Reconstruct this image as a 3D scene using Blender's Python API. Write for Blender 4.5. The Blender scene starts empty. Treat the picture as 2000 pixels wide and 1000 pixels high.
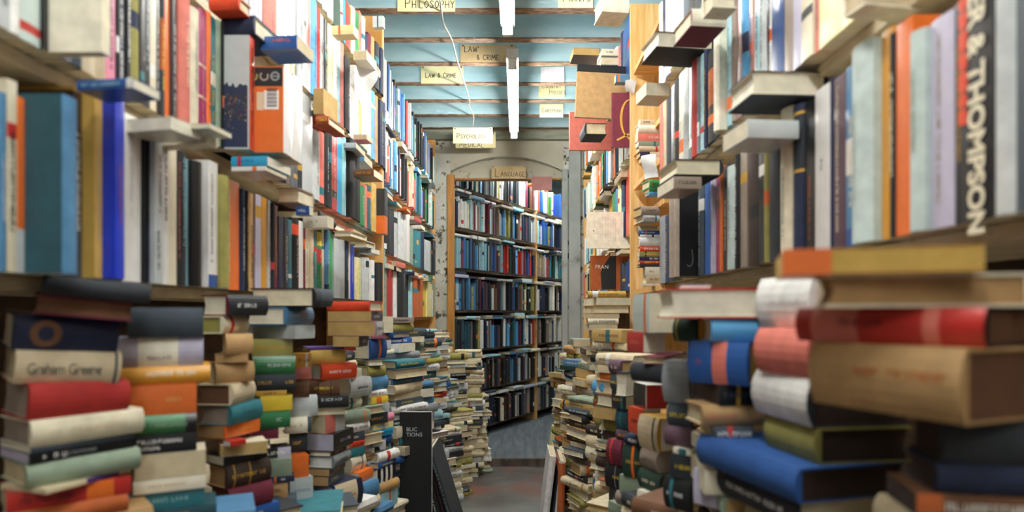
import bpy, math, random
from mathutils import Matrix, Vector
R = random.Random(7)
# ------------------------------------------------------------------ camera, world, lights
CH = 1.12            # eye height over the shop floor
F, CX, CY = 1250.0, 1012.0, 610.0
sc = bpy.context.scene
cam_d = bpy.data.cameras.new('camera'); cam = bpy.data.objects.new('camera', cam_d)
sc.collection.objects.link(cam); sc.camera = cam
cam.location = (0, 0, CH); cam.rotation_euler = (math.pi/2, 0, 0)
cam_d.sensor_width = 36; cam_d.lens = F/2000*36
cam_d.shift_x = -(CX-1000)/2000; cam_d.shift_y = (CY-500)/2000
cam_d.clip_start = 0.02
cam_d.dof.use_dof = True; cam_d.dof.focus_distance = 3.2; cam_d.dof.aperture_fstop = 2.5
w = bpy.data.worlds.new('World'); sc.world = w; w.use_nodes = True
bg = w.node_tree.nodes['Background']; bg.inputs[0].default_value = (.90, .95, 1, 1); bg.inputs[1].default_value = 0.34
sc.view_settings.view_transform = 'Standard'; sc.view_settings.look = 'None'
sc.view_settings.exposure = 0.0; sc.view_settings.gamma = 1; sc.view_settings.use_curve_mapping = False
TUBE_STRENGTH = 126.0

def lin(h):
    v = [int(h[i:i+2], 16)/255 for i in (0, 2, 4)]
    return tuple(c/12.92 if c <= .04045 else ((c+.055)/1.055)**2.4 for c in v)+(1,)
PAL = dict(navy='1c2745', blue='28569a', royal='1838c4', ltblue='5aa6dc', steel='4b7ea6', teal='2c7480', dkteal='25505c',
 green='2f7a48', dkgreen='1c3a2e', bright='3fb268', olive='9a9450', sage='8d9e8a', mint='c9dad6', yellow='e2c43c', paleyellow='efe6a4',
 ochre='d9b25c', amber='dc9c2c', orange='e4702a', redorange='dc4a28', red='ba2f2a', maroon='6c2034', salmon='dc7a6c', pink='dc86a4',
 magenta='a62c62', plum='5b414f', lilac='c0bcd2', purple='5a3c86', black='121418', charcoal='282d34', slate='3e4a55', grey='888d92',
 palegrey='c3c9ca', white='ecebe8', cream='e8dfc4', beige='d6c5a4', tan='bd9766', brown='6e4a32', dkbrown='382820', rust='b25a28',
 taupe='9d8d80', ivory='f0ead6', cyan='2fa3d0', aqua='9cc8d2', gold='c79b3a', paper='dccdaa', oldpaper='c4a468')
NAMES = dict(royal='royal blue', ltblue='light blue', steel='steel blue', dkteal='dark teal', dkgreen='dark green', bright='bright green',
 mint='pale mint', paleyellow='pale yellow', redorange='vermilion', palegrey='pale grey', dkbrown='dark brown', paper='buff', oldpaper='buff')
RGB = {k: lin(v) for k, v in PAL.items()}
def cn(k): return NAMES.get(k, k)

# ------------------------------------------------------------------ materials
def nt(name):
    m = bpy.data.materials.new(name); m.use_nodes = True
    t = m.node_tree; return m, t, t.nodes['Principled BSDF'], t.nodes.new, t.links.new
def attr_mat(name, rough, wear=.12, coat=0, lines=False):
    m, t, b, N, L = nt(name)
    a = N('ShaderNodeAttribute'); a.attribute_name = 'Col'
    tc = N('ShaderNodeTexCoord')
    nz = N('ShaderNodeTexNoise'); nz.inputs['Scale'].default_value = 38; nz.inputs['Detail'].default_value = 5
    L(tc.outputs['Object'], nz.inputs['Vector'])
    mr = N('ShaderNodeMapRange'); mr.inputs[1].default_value = .3; mr.inputs[2].default_value = .7
    mr.inputs[3].default_value = 1-wear; mr.inputs[4].default_value = 1+wear*.5
    L(nz.outputs['Fac'], mr.inputs[0])
    mx = N('ShaderNodeMix'); mx.data_type = 'RGBA'; mx.blend_type = 'MULTIPLY'; mx.inputs[0].default_value = 1
    L(a.outputs['Color'], mx.inputs[6])
    out = mr.outputs[0]
    if lines:
        la = N('ShaderNodeAttribute'); la.attribute_name = 'lay'
        n2 = N('ShaderNodeTexNoise'); n2.noise_dimensions = '1D'; n2.inputs['Scale'].default_value = 1500; n2.inputs['Detail'].default_value = 2
        L(la.outputs['Fac'], n2.inputs['W'])
        m2 = N('ShaderNodeMapRange'); m2.inputs[1].default_value = .3; m2.inputs[2].default_value = .7; m2.inputs[3].default_value = .66; m2.inputs[4].default_value = 1.08
        L(n2.outputs['Fac'], m2.inputs[0])
        mm = N('ShaderNodeMath'); mm.operation = 'MULTIPLY'; L(mr.outputs[0], mm.inputs[0]); L(m2.outputs[0], mm.inputs[1]); out = mm.outputs[0]
    L(out, mx.inputs[7]); L(mx.outputs[2], b.inputs['Base Color'])
    b.inputs['Roughness'].default_value = rough
    if coat: b.inputs['Coat Weight'].default_value = coat; b.inputs['Coat Roughness'].default_value = .2
    return m
M_CLOTH = attr_mat('book_cloth', .75, .18); M_GLOSS = attr_mat('book_laminate', .38, .07, .35)
M_PAGE = attr_mat('book_pages', .9, .14, 0, True); M_INK = attr_mat('ink', .6, .05)
MATS = [M_CLOTH, M_GLOSS, M_PAGE, M_INK]
def noisy(name, c1, c2, scale=5, rough=.7, stretch=(1, 1, 1), bump=0, lo=.4, hi=.6, c3=None, s3=14, t3=(.62, .66), detail=6):
    m, t, b, N, L = nt(name)
    tc = N('ShaderNodeTexCoord'); mp = N('ShaderNodeMapping'); mp.inputs['Scale'].default_value = stretch
    L(tc.outputs['Object'], mp.inputs['Vector'])
    nz = N('ShaderNodeTexNoise'); nz.inputs['Scale'].default_value = scale; nz.inputs['Detail'].default_value = detail
    L(mp.outputs[0], nz.inputs['Vector'])
    cr = N('ShaderNodeValToRGB'); e = cr.color_ramp.elements
    e[0].position = lo; e[0].color = lin(c1); e[1].position = hi; e[1].color = lin(c2)
    L(nz.outputs['Fac'], cr.inputs[0]); col = cr.outputs[0]
    if c3:
        n3 = N('ShaderNodeTexNoise'); n3.inputs['Scale'].default_value = s3; n3.inputs['Detail'].default_value = 8; n3.inputs['Roughness'].default_value = .65
        L(mp.outputs[0], n3.inputs['Vector'])
        r3 = N('ShaderNodeMapRange'); r3.inputs[1].default_value = t3[0]; r3.inputs[2].default_value = t3[1]; L(n3.outputs['Fac'], r3.inputs[0])
        mx = N('ShaderNodeMix'); mx.data_type = 'RGBA'; L(r3.outputs[0], mx.inputs[0]); L(col, mx.inputs[6]); mx.inputs[7].default_value = lin(c3); col = mx.outputs[2]
    L(col, b.inputs['Base Color']); b.inputs['Roughness'].default_value = rough
    if bump:
        bp = N('ShaderNodeBump'); bp.inputs['Strength'].default_value = bump; bp.inputs['Distance'].default_value = .01
        L(nz.outputs['Fac'], bp.inputs['Height']); L(bp.outputs[0], b.inputs['Normal'])
    return m
PINE = noisy('pine', 'c98f4a', 'e6bd7c', 6, .55, (1, 12, 1), .1, .35, .7)
PINEV = noisy('pine_upright', 'd7a860', 'efcf94', 5, .55, (12, 12, 1), .1, .35, .7, 'a8703a', 6, (.7, .76))
WOODW = noisy('painted_shelf', 'b9a888', 'd9cdb2', 5, .6, (3, 3, 14), .1, .3, .7, '8a6a44', 8, (.6, .68))
WOODD = noisy('dark_backboard', '3a2a1e', '5a4430', 4, .8, (1, 1, 6), .1)
DOORW = noisy('door_frame_wood', '9c6a2c', 'bd8438', 6, .5, (8, 8, 1), .1, .35, .7)
PLAST = noisy('peeling_plaster', 'a9aba0', 'cccdc4', 4, .9, (1, 1, 1), .6, .35, .65, '4a4436', 16, (.545, .60))
PLASTS = noisy('grey_plaster', '8b918e', 'b4b8b4', 3, .9, (1, 1, 1), .3, .3, .7, '6c716c', 5, (.58, .7))
PLASTA = noisy('arch_plaster', 'a9a492', 'c6c1af', 3, .9, (1, 1, 1), .3, .3, .7, '77725f', 7, (.6, .7))
BLUEW = noisy('blue_painted_joist', '8db0ba', 'b3ccd1', 3, .6, (1, 6, 4), .15, .3, .7, 'c4d6d8', 5, (.62, .72))
BLUEC = noisy('blue_ceiling_board', '9cbfc9', 'bcd6dc', 3, .7, (5, 1, 1), .1, .3, .7)
RAWW = noisy('raw_joist_underside', '5a4536', '8d735c', 22, .9, (1, 3, 1), .5, .35, .65, 'c9c2b6', 30, (.64, .7))
FLOORM = noisy('worn_floor', '4a413c', '6f716c', 2.6, .45, (1, 1, 1), .25, .38, .62, '7c4a3c', 2.3, (.5, .64), 9)
FLOORB = noisy('grey_boards', '4c535a', '737b82', 3, .55, (9, 1, 1), .15, .3, .7, 'a3a8aa', 40, (.68, .72))
CARD = noisy('sign_card', 'e3d6a0', 'ebe0b2', 9, .8); CARDP = noisy('pale_sign_card', 'eee7b8', 'f3eec8', 9, .8)
CARDW = noisy('brown_sign_card', 'b89e74', 'c7ae86', 9, .8); CARDK = noisy('pink_sign_card', 'a87470', 'b5827c', 9, .8)
PENM = noisy('pen_ink', '15140f', '201e18', 9, .8); PENL = noisy('faded_ink', '57523c', '625c44', 9, .8)
METALW = noisy('white_enamel', 'c9cac6', 'd8d8d4', 9, .35); CABLEM = noisy('grey_cable', '8f8c84', 'a5a29a', 30, .5)
NAILM = noisy('nail', '3a2c20', '50402f', 30, .5); PAPERW = noisy('white_paper', 'dcdfe0', 'eef0f0', 20, .8)

TUBEM, t_, b_, N_, L_ = nt('lit_tube')
b_.inputs['Emission Color'].default_value = (1, .985, .93, 1); b_.inputs['Emission Strength'].default_value = TUBE_STRENGTH

# ------------------------------------------------------------------ mesh helpers
COL = sc.collection
class MB:
    def __init__(s): s.v = []; s.f = []; s.m = []; s.c = []; s.lay = []
    def add(s, vs, fs, col=(1, 1, 1, 1), mat=0, lay=None):
        o = len(s.v); s.v += [tuple(p) for p in vs]; s.lay += (lay or [0]*len(vs))
        for i, f in enumerate(fs):
            s.f.append(tuple(o+k for k in f)); s.m.append(mat); s.c.append(col if not isinstance(col, list) else col[i])
    def box(s, a, b, col=(1, 1, 1, 1), mat=0):
        x0, y0, z0 = a; x1, y1, z1 = b
        vs = [(x0,y0,z0),(x1,y0,z0),(x1,y1,z0),(x0,y1,z0),(x0,y0,z1),(x1,y0,z1),(x1,y1,z1),(x0,y1,z1)]
        s.add(vs, [(0,3,2,1),(4,5,6,7),(0,1,5,4),(1,2,6,5),(2,3,7,6),(3,0,4,7)], col, mat, [p[2] for p in vs])
    def tube(s, pts, r, n=8, col=(1, 1, 1, 1), mat=0):
        pts = [Vector(p) for p in pts]; vs = []; fs = []
        for i, p in enumerate(pts):
            d = (pts[min(i+1, len(pts)-1)]-pts[max(i-1, 0)]).normalized()
            u = d.orthogonal().normalized() if i == 0 else (u - d*u.dot(d)).normalized(); w_ = d.cross(u)
            for k in range(n):
                a = 2*math.pi*k/n; vs.append(p+(u*math.cos(a)+w_*math.sin(a))*r)
        for i in range(len(pts)-1):
            for k in range(n): fs.append((i*n+k, i*n+(k+1) % n, (i+1)*n+(k+1) % n, (i+1)*n+k))
        fs += [tuple(range(n-1, -1, -1)), tuple((len(pts)-1)*n+k for k in range(n))]
        s.add(vs, fs, col, mat)
    def data(s, name, mats, attrs=True):
        me = bpy.data.meshes.new(name); me.from_pydata(s.v, [], s.f)
        for m in mats: me.materials.append(m)
        me.polygons.foreach_set('material_index', s.m)
        if attrs:
            ca = me.attributes.new('Col', 'FLOAT_COLOR', 'CORNER'); buf = []
            for f, c in zip(s.f, s.c): buf += list(c)*len(f)
            ca.data.foreach_set('color', buf)
            la = me.attributes.new('lay', 'FLOAT', 'POINT'); la.data.foreach_set('value', s.lay)
        me.update(); return me
    def obj(s, name, mats, parent=None, M=None, attrs=False, smooth=False):
        o = bpy.data.objects.new(name, s.data(name, mats if isinstance(mats, list) else [mats], attrs)); COL.objects.link(o)
        if smooth: o.data.polygons.foreach_set('use_smooth', [True]*len(o.data.polygons))
        if parent: o.parent = parent
        if M is not None: o.matrix_world = M
        return o
def tag(o, label, cat, group=None, kind=None):
    if label: o['label'] = label
    if cat: o['category'] = cat
    if group: o['group'] = group
    if kind: o['kind'] = kind
    return o
def empty(name, M=None):
    o = bpy.data.objects.new(name, None); COL.objects.link(o); o.empty_display_size = .05
    if M is not None: o.matrix_world = M
    return o
def struct(name, a, b, m, mats=None):
    q = MB(); q.box(a, b); o = q.obj(name, m); o['kind'] = 'structure'; return o
def T3(x, y, z): return Matrix.Translation((x, y, z))
def at(px, py, Y): return Vector(((px-CX)/F*Y, Y, CH+(CY-py)/F*Y))

# ------------------------------------------------------------------ one book
# local frame: x along the spine, y from the spine into the book, z through its thickness
def spine_y(z, T, b): return -b*(1-((z-T/2)/(T/2))**2)
def book_meshes(s):
    H, D, T = s['H'], s['D'], s['T']; hard = s['hard']; near = s['area'] > 250
    c = min(.0028, T*.12) if hard else min(.0009, T*.06); b = (min(.007, T*.22) if hard else min(.0016, T*.05))*s.get('round', 1)
    col = RGB[s['col']]; board = RGB[s.get('board', s['col'])]; page = RGB[s.get('page', 'cream')]
    if s.get('vary', 1):
        k = s['rnd']; col = tuple(x*k for x in col[:3])+(1,); board = tuple(x*k for x in board[:3])+(1,)
    n = (6 if hard else 4) if near else 2
    out = [(D, 0), (b*.4, 0)] if hard else [(D, 0)]
    r0 = [(spine_y(T*i/n, T, b), T*i/n) for i in range(n+1)]
    i0 = len(out); out += r0; i1 = len(out)-1
    out += [(b*.4, T), (D, T)] if hard else [(D, T)]
    inn = [(D, T-c), (c+.0005, T-c), (c+.0005, c), (D, c)]
    prof = out+inn; N = len(prof)
    xs = [0, H]; bands = s.get('bands', [])
    for a, e, k in bands: xs += [a*H, e*H]
    xs = sorted(set(round(min(max(x, 0), H), 5) for x in xs))
    mb = MB(); mat = 0 if hard and not s.get('jacket') else 1
    vs = []; lay = []
    for x in xs:
        for (y, z) in prof: vs.append((x, y, z)); lay.append(z)
    fs = []; cs = []
    for j in range(len(xs)-1):
        xm = (xs[j]+xs[j+1])/2/H; sc_ = col; bc = board
        for a, e, k in bands:
            if a <= xm <= e:
                sc_ = RGB[k]
                if s.get('bandall'): bc = RGB[k]
        for i in range(N):
            k = (i+1) % N
            fs.append((j*N+i, j*N+k, (j+1)*N+k, (j+1)*N+i))
            cs.append(sc_ if i0 <= i < i1 or (i0-1 <= i <= i1 and hard) and not s.get('board') else (bc if i < len(out)-1 else (page if len(out) <= i < N-1 else bc)))
    no = len(out)
    caps = []
    for base, flip in ((0, True), ((len(xs)-1)*N, False)):
        for q in [[0, 1, N-2, N-1], list(range(1, no-1))+[no+1, no+2], [no-2, no-1, no, no+1]]:
            q = [base+k for k in q]
            caps.append(tuple(q[::-1]) if not flip else tuple(q)); cs.append(board)
    mb.add(vs, fs+caps, cs, mat, lay)
    # pages
    pb = MB(); ins = .003 if hard else .0; px0, px1 = ins+.0003, H-ins-.0003; pd = D-(.004 if hard else .0003)
    con = (.004 if hard else 0); y0 = c+.0006
    pro = [(y0, c+.0002), (y0, T-c-.0002), (pd, T-c-.0002), (pd-con, T*.5), (pd, c+.0002)]
    pv = [(x, y, z) for x in (px0, px1) for (y, z) in pro]
    pb.add(pv, [(4, 3, 2, 1, 0), (5, 6, 7, 8, 9)]+[(i, (i+1) % 5, 5+(i+1) % 5, 5+i) for i in range(5)], page, 2, [p[2] for p in pv])
    # lettering on the spine
    tb = None; ti = s.get('title')
    if ti and near and T > .008:
        tb = MB(); rr = random.Random(int(s['rnd']*1e6)); 
        for (a, e, hz, ck, off) in ti:
            x = a*H; g = min(hz*T, .0075); zc = T*(.5+off)
            while x < e*H:
                wd = g*rr.uniform(.45, .8)
                if rr.random() < .13: x += g*.6; continue
                st = g*.17; z0, z1 = zc-g/2, zc+g/2
                strokes = [(x, x+st, z0, z1)]
                if rr.random() < .6: strokes.append((x+wd-st, x+wd, z0, z1))
                for q in range(rr.choice((1, 1, 2))):
                    zz = rr.choice((z0, zc-st/2, z1-st)); strokes.append((x, x+wd, zz, zz+st))
                for (xa, xb, za, zb) in strokes:
                    if xb > e*H+.01: continue
                    m_ = 3 if zb-za > st*1.5 and b > .002 else 1
                    for q in range(m_):
                        z_0, z_1 = za+(zb-za)*q/m_, za+(zb-za)*(q+1)/m_
                        o_ = .0005
                        ya, yb = spine_y(z_0, T, b)-o_, spine_y(z_1, T, b)-o_
                        tb.add([(xa, ya, z_0), (xa, yb, z_1), (xb, yb, z_1), (xb, ya, z_0)], [(3, 2, 1, 0)], RGB[ck], 3)
                x += wd+g*.22
    return mb, pb, tb
BK = []
def add_book(M, H, D, T, col, zone, **o):
    s = dict(M=M, H=H, D=D, T=T, col=col, zone=zone, rnd=R.uniform(.86, 1.12)); s.update(o)
    if 'hard' not in s: s['hard'] = R.random() < .45
    if 'page' not in s: s['page'] = R.choice(('paper', 'oldpaper', 'beige', 'cream') if zone[2] > 0 and zone[0] == 'pile' else ('cream', 'ivory', 'palegrey', 'paper', 'taupe') if zone[1] == 'far pile' else ('cream', 'ivory', 'paper', 'beige'))
    if s['col'] in ('white', 'cream', 'ivory'): s['rnd'] = min(s['rnd'], 1.0)
    if 'title' not in s and R.random() < .75:
        dark = sum(RGB[col][:3])/3 < .25
        ck = R.choice(('white', 'cream', 'gold', 'yellow')) if dark else R.choice(('black', 'navy', 'maroon', 'charcoal'))
        s['title'] = [(R.uniform(.1, .3), R.uniform(.6, .9), R.uniform(.3, .5), ck, 0)]
    if 'bands' not in s and R.random() < .3:
        p = R.uniform(.08, .8); s['bands'] = [(p, p+R.uniform(.05, .15), R.choice(('white', 'red', 'navy', 'gold', 'black', 'orange', 'teal')))]
    # how large it shows
    area = 0
    for nm, q in (('s', [(0,0,0),(H,0,0),(H,0,T),(0,0,T)]), ('e', [(0,0,0),(0,D,0),(0,D,T),(0,0,T)]), ('e', [(H,0,0),(H,D,0),(H,D,T),(H,0,T)]), ('f', [(0,D,0),(H,D,0),(H,D,T),(0,D,T)]),
                  ('t', [(0,0,0),(H,0,0),(H,D,0),(0,D,0)]), ('t', [(0,0,T),(H,0,T),(H,D,T),(0,D,T)])):
        wv = [M @ Vector(p) for p in q]; ce = sum(wv, Vector())/4; inner = M @ Vector((H/2, D/2, T/2))
        if (ce-inner).dot(Vector((0, 0, CH))-ce) <= 0: continue
        if nm == 't': wgt = s.get('side', 0)
        elif nm == 'e' and zone[0] == 'row': wgt = .1
        else: wgt = 1
        if wgt == 0 or min(p.y for p in wv) < .15: continue
        pp = [(min(max(CX+F*p.x/p.y, 0), 2000), min(max(CY-F*(p.z-CH)/p.y, 0), 1000)) for p in wv]
        area += wgt*abs(sum(pp[i][0]*pp[(i+1) % 4][1]-pp[(i+1) % 4][0]*pp[i][1] for i in range(4)))/2
    s['area'] = area*s.get('vis', 1); s['ctr'] = M @ Vector((H/2, D/2, T/2)); BK.append(s); return s
def frame(x, y, org):
    x = Vector(x); y = Vector(y); z = x.cross(y); m = Matrix((x, y, z)).transposed().to_4x4(); m.translation = org; return m

LP = ['white', 'cream', 'ivory', 'white', 'palegrey', 'black', 'navy', 'charcoal', 'black', 'ltblue', 'aqua', 'red', 'steel', 'green', 'paleyellow', 'white', 'cream', 'salmon', 'teal', 'mint', 'slate', 'orange', 'blue', 'beige']
RP = ['black', 'palegrey', 'cream', 'slate', 'white', 'taupe', 'navy', 'charcoal', 'olive', 'beige', 'steel', 'mint', 'red', 'ochre', 'plum', 'white', 'aqua', 'dkgreen', 'paleyellow', 'salmon']
BP = ['navy', 'charcoal', 'black', 'slate', 'steel', 'palegrey', 'teal', 'dkteal', 'maroon', 'black', 'white', 'taupe', 'ltblue', 'blue', 'grey', 'dkgreen', 'red', 'cream', 'olive', 'plum', 'aqua', 'navy', 'black', 'brown']
BP2 = ['white', 'ivory', 'cream', 'palegrey', 'beige', 'black', 'navy', 'slate', 'sage', 'maroon', 'white', 'steel', 'red', 'charcoal', 'green']
PL = ['slate', 'charcoal', 'steel', 'sage', 'palegrey', 'cream', 'navy', 'grey', 'paper', 'white', 'dkteal', 'taupe', 'beige', 'blue', 'olive', 'slate', 'palegrey', 'teal', 'red', 'tan', 'aqua']
PR = ['paper', 'beige', 'cream', 'tan', 'olive', 'brown', 'charcoal', 'dkgreen', 'ochre', 'black', 'taupe', 'paper', 'cream', 'slate', 'rust', 'dkbrown', 'oldpaper', 'steel', 'sage', 'beige']

def row(side, base, plane, x0, ents, zone):
    """side -1 the wall at x<0, +1 the wall at x>0; ents = (px of the spine's far edge, colour, px of its top, px of its side showing, options)"""
    dd = lambda px: abs(px-CX)
    Z = plane*F/dd(x0); px = x0; z0 = CH+base
    for i, e in enumerate(ents):
        x1, col, yt = e[:3]; sw = e[3] if len(e) > 3 else 0; o = dict(e[4]) if len(e) > 4 else {}
        if sw: X = dd(px-side*sw)*Z/F
        else:
            X = plane+R.uniform(0, .006); Zn = plane*F/dd(px)-.004
            if Zn-Z > .012 and i:
                zz = Z
                while zz < Zn-.008:
                    t_ = min(R.uniform(.02, .04), Zn-zz); M = frame((0, 0, 1), (-1, 0, 0), Vector((-plane, zz+t_, z0))) if side < 0 else frame((0, 0, 1), (1, 0, 0), Vector((plane, zz, z0)))
                    add_book(M, R.uniform(.19, .22), .14, t_-.0006, R.choice(('navy', 'charcoal', 'beige', 'brown', 'slate')), ('row', zone, side), order=zz, vis=0); zz += t_
            Z = max(Z, Zn)
        Z1 = max(X*F/dd(x1), Z+.006)
        if yt is None: H = R.uniform(.185, .245)
        else: H = (CY-yt)*Z/F-base
        H = min(max(H, .11), .295 if not sw else .30); D = o.pop('D', R.uniform(.13, .165))
        T = Z1-Z-.0006
        lean = o.pop('lean', 0)
        if side < 0: M = frame((0, 0, 1), (-1, 0, 0), Vector((-X, Z1, z0)))
        else: M = frame((0, 0, 1), (1, 0, 0), Vector((X, Z, z0)))
        if sw: o.setdefault('side', .5)
        if T > .045: o.setdefault('hard', True)
        if T > .10:                              # more than one volume
            o['vis'] = .5
            for q in range(2):
                Ma = Matrix.Translation((0, (-T/2*q if side < 0 else T/2*q), 0)) @ M
                add_book(Ma, H-.008*q, D, T/2-.001, col, ('row', zone, side), order=Z+q*.01, **o)
        else: add_book(M, H, D, T, col, ('row', zone, side), order=Z, **o)
        Z = Z1; px = x1
    return Z
def fill(side, base, plane, Z, Zend, pal, zone, hm=.21, frm=None, vis=1, tmn=.012, tmx=.036):
    z0 = CH+base; last = None
    while Z < Zend-tmx:
        T = R.uniform(tmn, tmx); H = R.uniform(hm-.035, hm+.045); D = R.uniform(.12, .16); X = plane+R.uniform(-.012, .02)
        c = R.choice(pal)
        if R.random() < .3 and last: c = last
        last = c
        if frm is None:
            M = frame((0, 0, 1), (-1, 0, 0), Vector((-X, Z+T, z0))) if side < 0 else frame((0, 0, 1), (1, 0, 0), Vector((X, Z, z0)))
        else:
            P, d, nin = frm; M = frame((0, 0, 1), nin, P+d*Z+nin*(X-plane)+Vector((0, 0, z0)))
        if R.random() < .12: T *= .9
        add_book(M, H, D, T-.0006, c, ('row', zone, side), order=Z, vis=vis)
        Z += T
        if R.random() < .02: Z += .012
def lying(side, zb, plane, Za, Zb, pal, zone, zmax, frm=None, dens=.75, prot=.05):
    """books laid flat across the tops of a row"""
    Z = Za
    while Z < Zb-.12:
        if R.random() > dens: Z += R.uniform(.08, .2); continue
        z = zb; W = R.uniform(.12, .16); n = R.choice((1, 1, 2))
        for k in range(n):
            T = R.uniform(.014, .028)
            if z+T > zmax: break
            L = R.uniform(.17, .22); a = R.uniform(-.15, .15); p = R.uniform(0, prot); c = R.choice(pal)
            if frm is None:
                if R.random() < .5:     # spine to the aisle
                    W = L
                    M = frame((0, 1, 0), (-1, 0, 0), Vector((-plane+p, Z, z))) if side < 0 else frame((0, -1, 0), (1, 0, 0), Vector((plane-p, Z+L, z)))
                    if side < 0: M = M.copy()
                    add_book(M @ Matrix.Rotation(a*.4, 4, 'Z'), L, .14, T, c, ('row', zone+' top', side), order=Z)
                else:
                    W = .15
                    if side < 0: M = frame((1, 0, 0), (0, 1, 0), Vector((-plane+p-L, Z, z)))
                    else: M = frame((1, 0, 0), (0, 1, 0), Vector((plane-p, Z, z)))
                    add_book(M, L, W-.01, T, c, ('row', zone+' top', side), order=Z)
            else:
                P, d, nin = frm; W = L
                M = frame(d, nin, P+d*Z-nin*p+Vector((0, 0, z)))
                add_book(M, L, .13, T, c, ('row', zone+' top', side), order=Z, vis=.8)
            z += T+.0008
        Z += W+R.uniform(.0, .06)
def pile(zone, side, th0, Z0, items, floor=True, zbase=0.0, pal=None):
    """items top to bottom: (x0, xc, x1, ytop, ybottom, which face is the spine, colour, options); x0/xc/x1 are the px of the far end of one visible face, the near corner, the far end of the other"""
    ztop = None
    for n, e in enumerate(items):
        x0, xc, x1, yt, yb, face, col = e[:7]; o = dict(e[7]) if len(e) > 7 else {}
        Z = o.pop('Z', Z0); th = o.pop('th', th0); free = o.pop('free', False)
        if side < 0 and face in 'Rr' and x1: th = max(th, math.degrees(math.atan((CX-x1)/F))+1.5)
        if side > 0 and face in 'Ll' and x0 and 'tops' not in zone: th = min(th, 88-math.degrees(math.atan((x0-CX)/F)))
        if x0 is not None and x1 is not None and 'tops' not in zone and 'pine post' not in zone and face in 'RL' and (side < 0) == (face == 'R'):
            best = None; lo = th if side < 0 and th > 30 else math.degrees(math.atan((CX-x1)/F))+1.5; hi = 86 if side < 0 else 88-math.degrees(math.atan((x0-CX)/F))
            for q in range(int(max(lo, 8)), int(hi)):
                a = math.radians(q); sa, ca = math.sin(a), math.cos(a); X_ = (xc-CX)/F*Z; k0, k1 = (x0-CX)/F, (x1-CX)/F
                if abs(sa+k0*ca) < 1e-3 or abs(ca-k1*sa) < 1e-3: continue
                l0 = (X_-k0*Z)/(sa+k0*ca); l1 = (k1*Z-X_)/(ca-k1*sa)
                if l0 < .02 or l1 < .02 or l0 > .34 or l1 > .34: continue
                h_, d_ = (l1, l0) if side < 0 else (l0, l1)
                cost = abs(d_-.7*h_)+.6*abs(h_-.19)+.0006*abs(q-th)
                if best is None or cost < best[0]: best = (cost, q)
            if best: th = best[1]
        th = math.radians(th)
        X = (xc-CX)/F*Z; s_, c_ = math.sin(th), math.cos(th)
        def lim(v, d):
            return d if v is None or v < .02 or v > .36 else v
        k = None if x0 is None else (x0-CX)/F
        Ll = None if k is None else (X-k*Z)/(s_+k*c_) if abs(s_+k*c_) > 1e-3 else None
        k = None if x1 is None else (x1-CX)/F
        Lr = None if k is None else (k*Z-X)/(c_-k*s_) if abs(c_-k*s_) > 1e-3 else None
        if face in ('R', 'r'): Lr = lim(Lr, .18); Ll = lim(Ll, min(Lr*.7, .14))
        else: Ll = lim(Ll, .18); Lr = lim(Lr, min(Ll*.7, .14))
        if 'D' in o:
            if face in 'Rr': Ll = o['D']
            else: Lr = o['D']
        tp = CH+(CY-yt)/F*Z; bt = CH+(CY-yb)/F*Z
        if ztop is not None and not free and abs(tp-ztop) < .03: tp = ztop
        T = max(tp-bt, .006); ztop = bt
        dR = Vector((c_, s_, 0)); dL = Vector((-s_, c_, 0)); C = Vector((X, Z, bt))
        if face == 'R': M = frame(dR, dL, C); H, D = Lr, Ll
        elif face == 'r': M = frame(-dR, -dL, C+dR*Lr+dL*Ll); H, D = Lr, Ll
        elif face == 'L': M = frame(-dL, dR, C+dL*Ll); H, D = Ll, Lr
        else: M = frame(dL, -dR, C+dR*Lr); H, D = Ll, Lr
        D = o.pop('D', D); tl = o.pop('tilt', 0)
        if tl: M = Matrix.Translation(C) @ Matrix.Rotation(math.radians(tl), 4, 'Y') @ Matrix.Translation(-C) @ M
        add_book(M, H, D, T-.0004, col, ('pile', zone, side), order=-n, **o)
    if floor:
        x, y = X, Z; z = ztop; rad = math.degrees(th)
        c0 = C+dR*.09+dL*.07
        auto_pile(c0.x, c0.y, z, zbase, pal or (PL if side < 0 else PR), zone, side, rad, vis=.15)
PID = [0]
def auto_pile(cx, cy, ztop, zfloor, pal, zone, side, th=60, vis=.75, jit=.012, size=1.0, jth=12):
    z = zfloor; order = -1000; PID[0] += 1; pid = PID[0] if zone in ('far pile', 'doorway pile') else 0
    while z < ztop-.012:
        T = min(R.uniform(.018, .043), ztop-z); L = R.uniform(.155, .195)*size; D = L*R.uniform(.66, .76)
        a = math.radians(th+R.uniform(-jth, jth)); x = cx+R.uniform(-jit, jit); y = cy+R.uniform(-jit, jit)
        dR = Vector((math.cos(a), math.sin(a), 0)); dL = Vector((-dR.y, dR.x, 0)); c = Vector((x, y, z)); f = R.random()
        col = R.choice(pal)
        if side < 0: # spine toward +x: right visible face, along dR
            if f < .68: M = frame(dR, dL, c-dR*L/2-dL*D/2)
            elif f < .85: M = frame(-dR, -dL, c+dR*L/2+dL*D/2)
            else: M = frame(-dL, dR, c+dL*L/2-dR*D/2)
        else:
            if f < .60: M = frame(-dL, dR, c+dL*L/2-dR*D/2)
            elif f < .85: M = frame(dL, -dR, c-dL*L/2+dR*D/2)
            else: M = frame(dR, dL, c-dR*L/2-dL*D/2)
        add_book(M, L, D, T-.0005, col, ('pile', zone, side), pid=pid, order=order, vis=vis, hard=R.random() < .7); order += 1
        z += T
# ------------------------------------------------------------------ shelf levels above the eye
LL = [.05, .35, .665, .985]; LX = .63; L2 = [-.03, .285, .62, .945]
RL = [.10, .44, .79, 1.10]; RX = .50; R2 = [.10, .354, .707, 1.06]
ZS = 4.83
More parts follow.
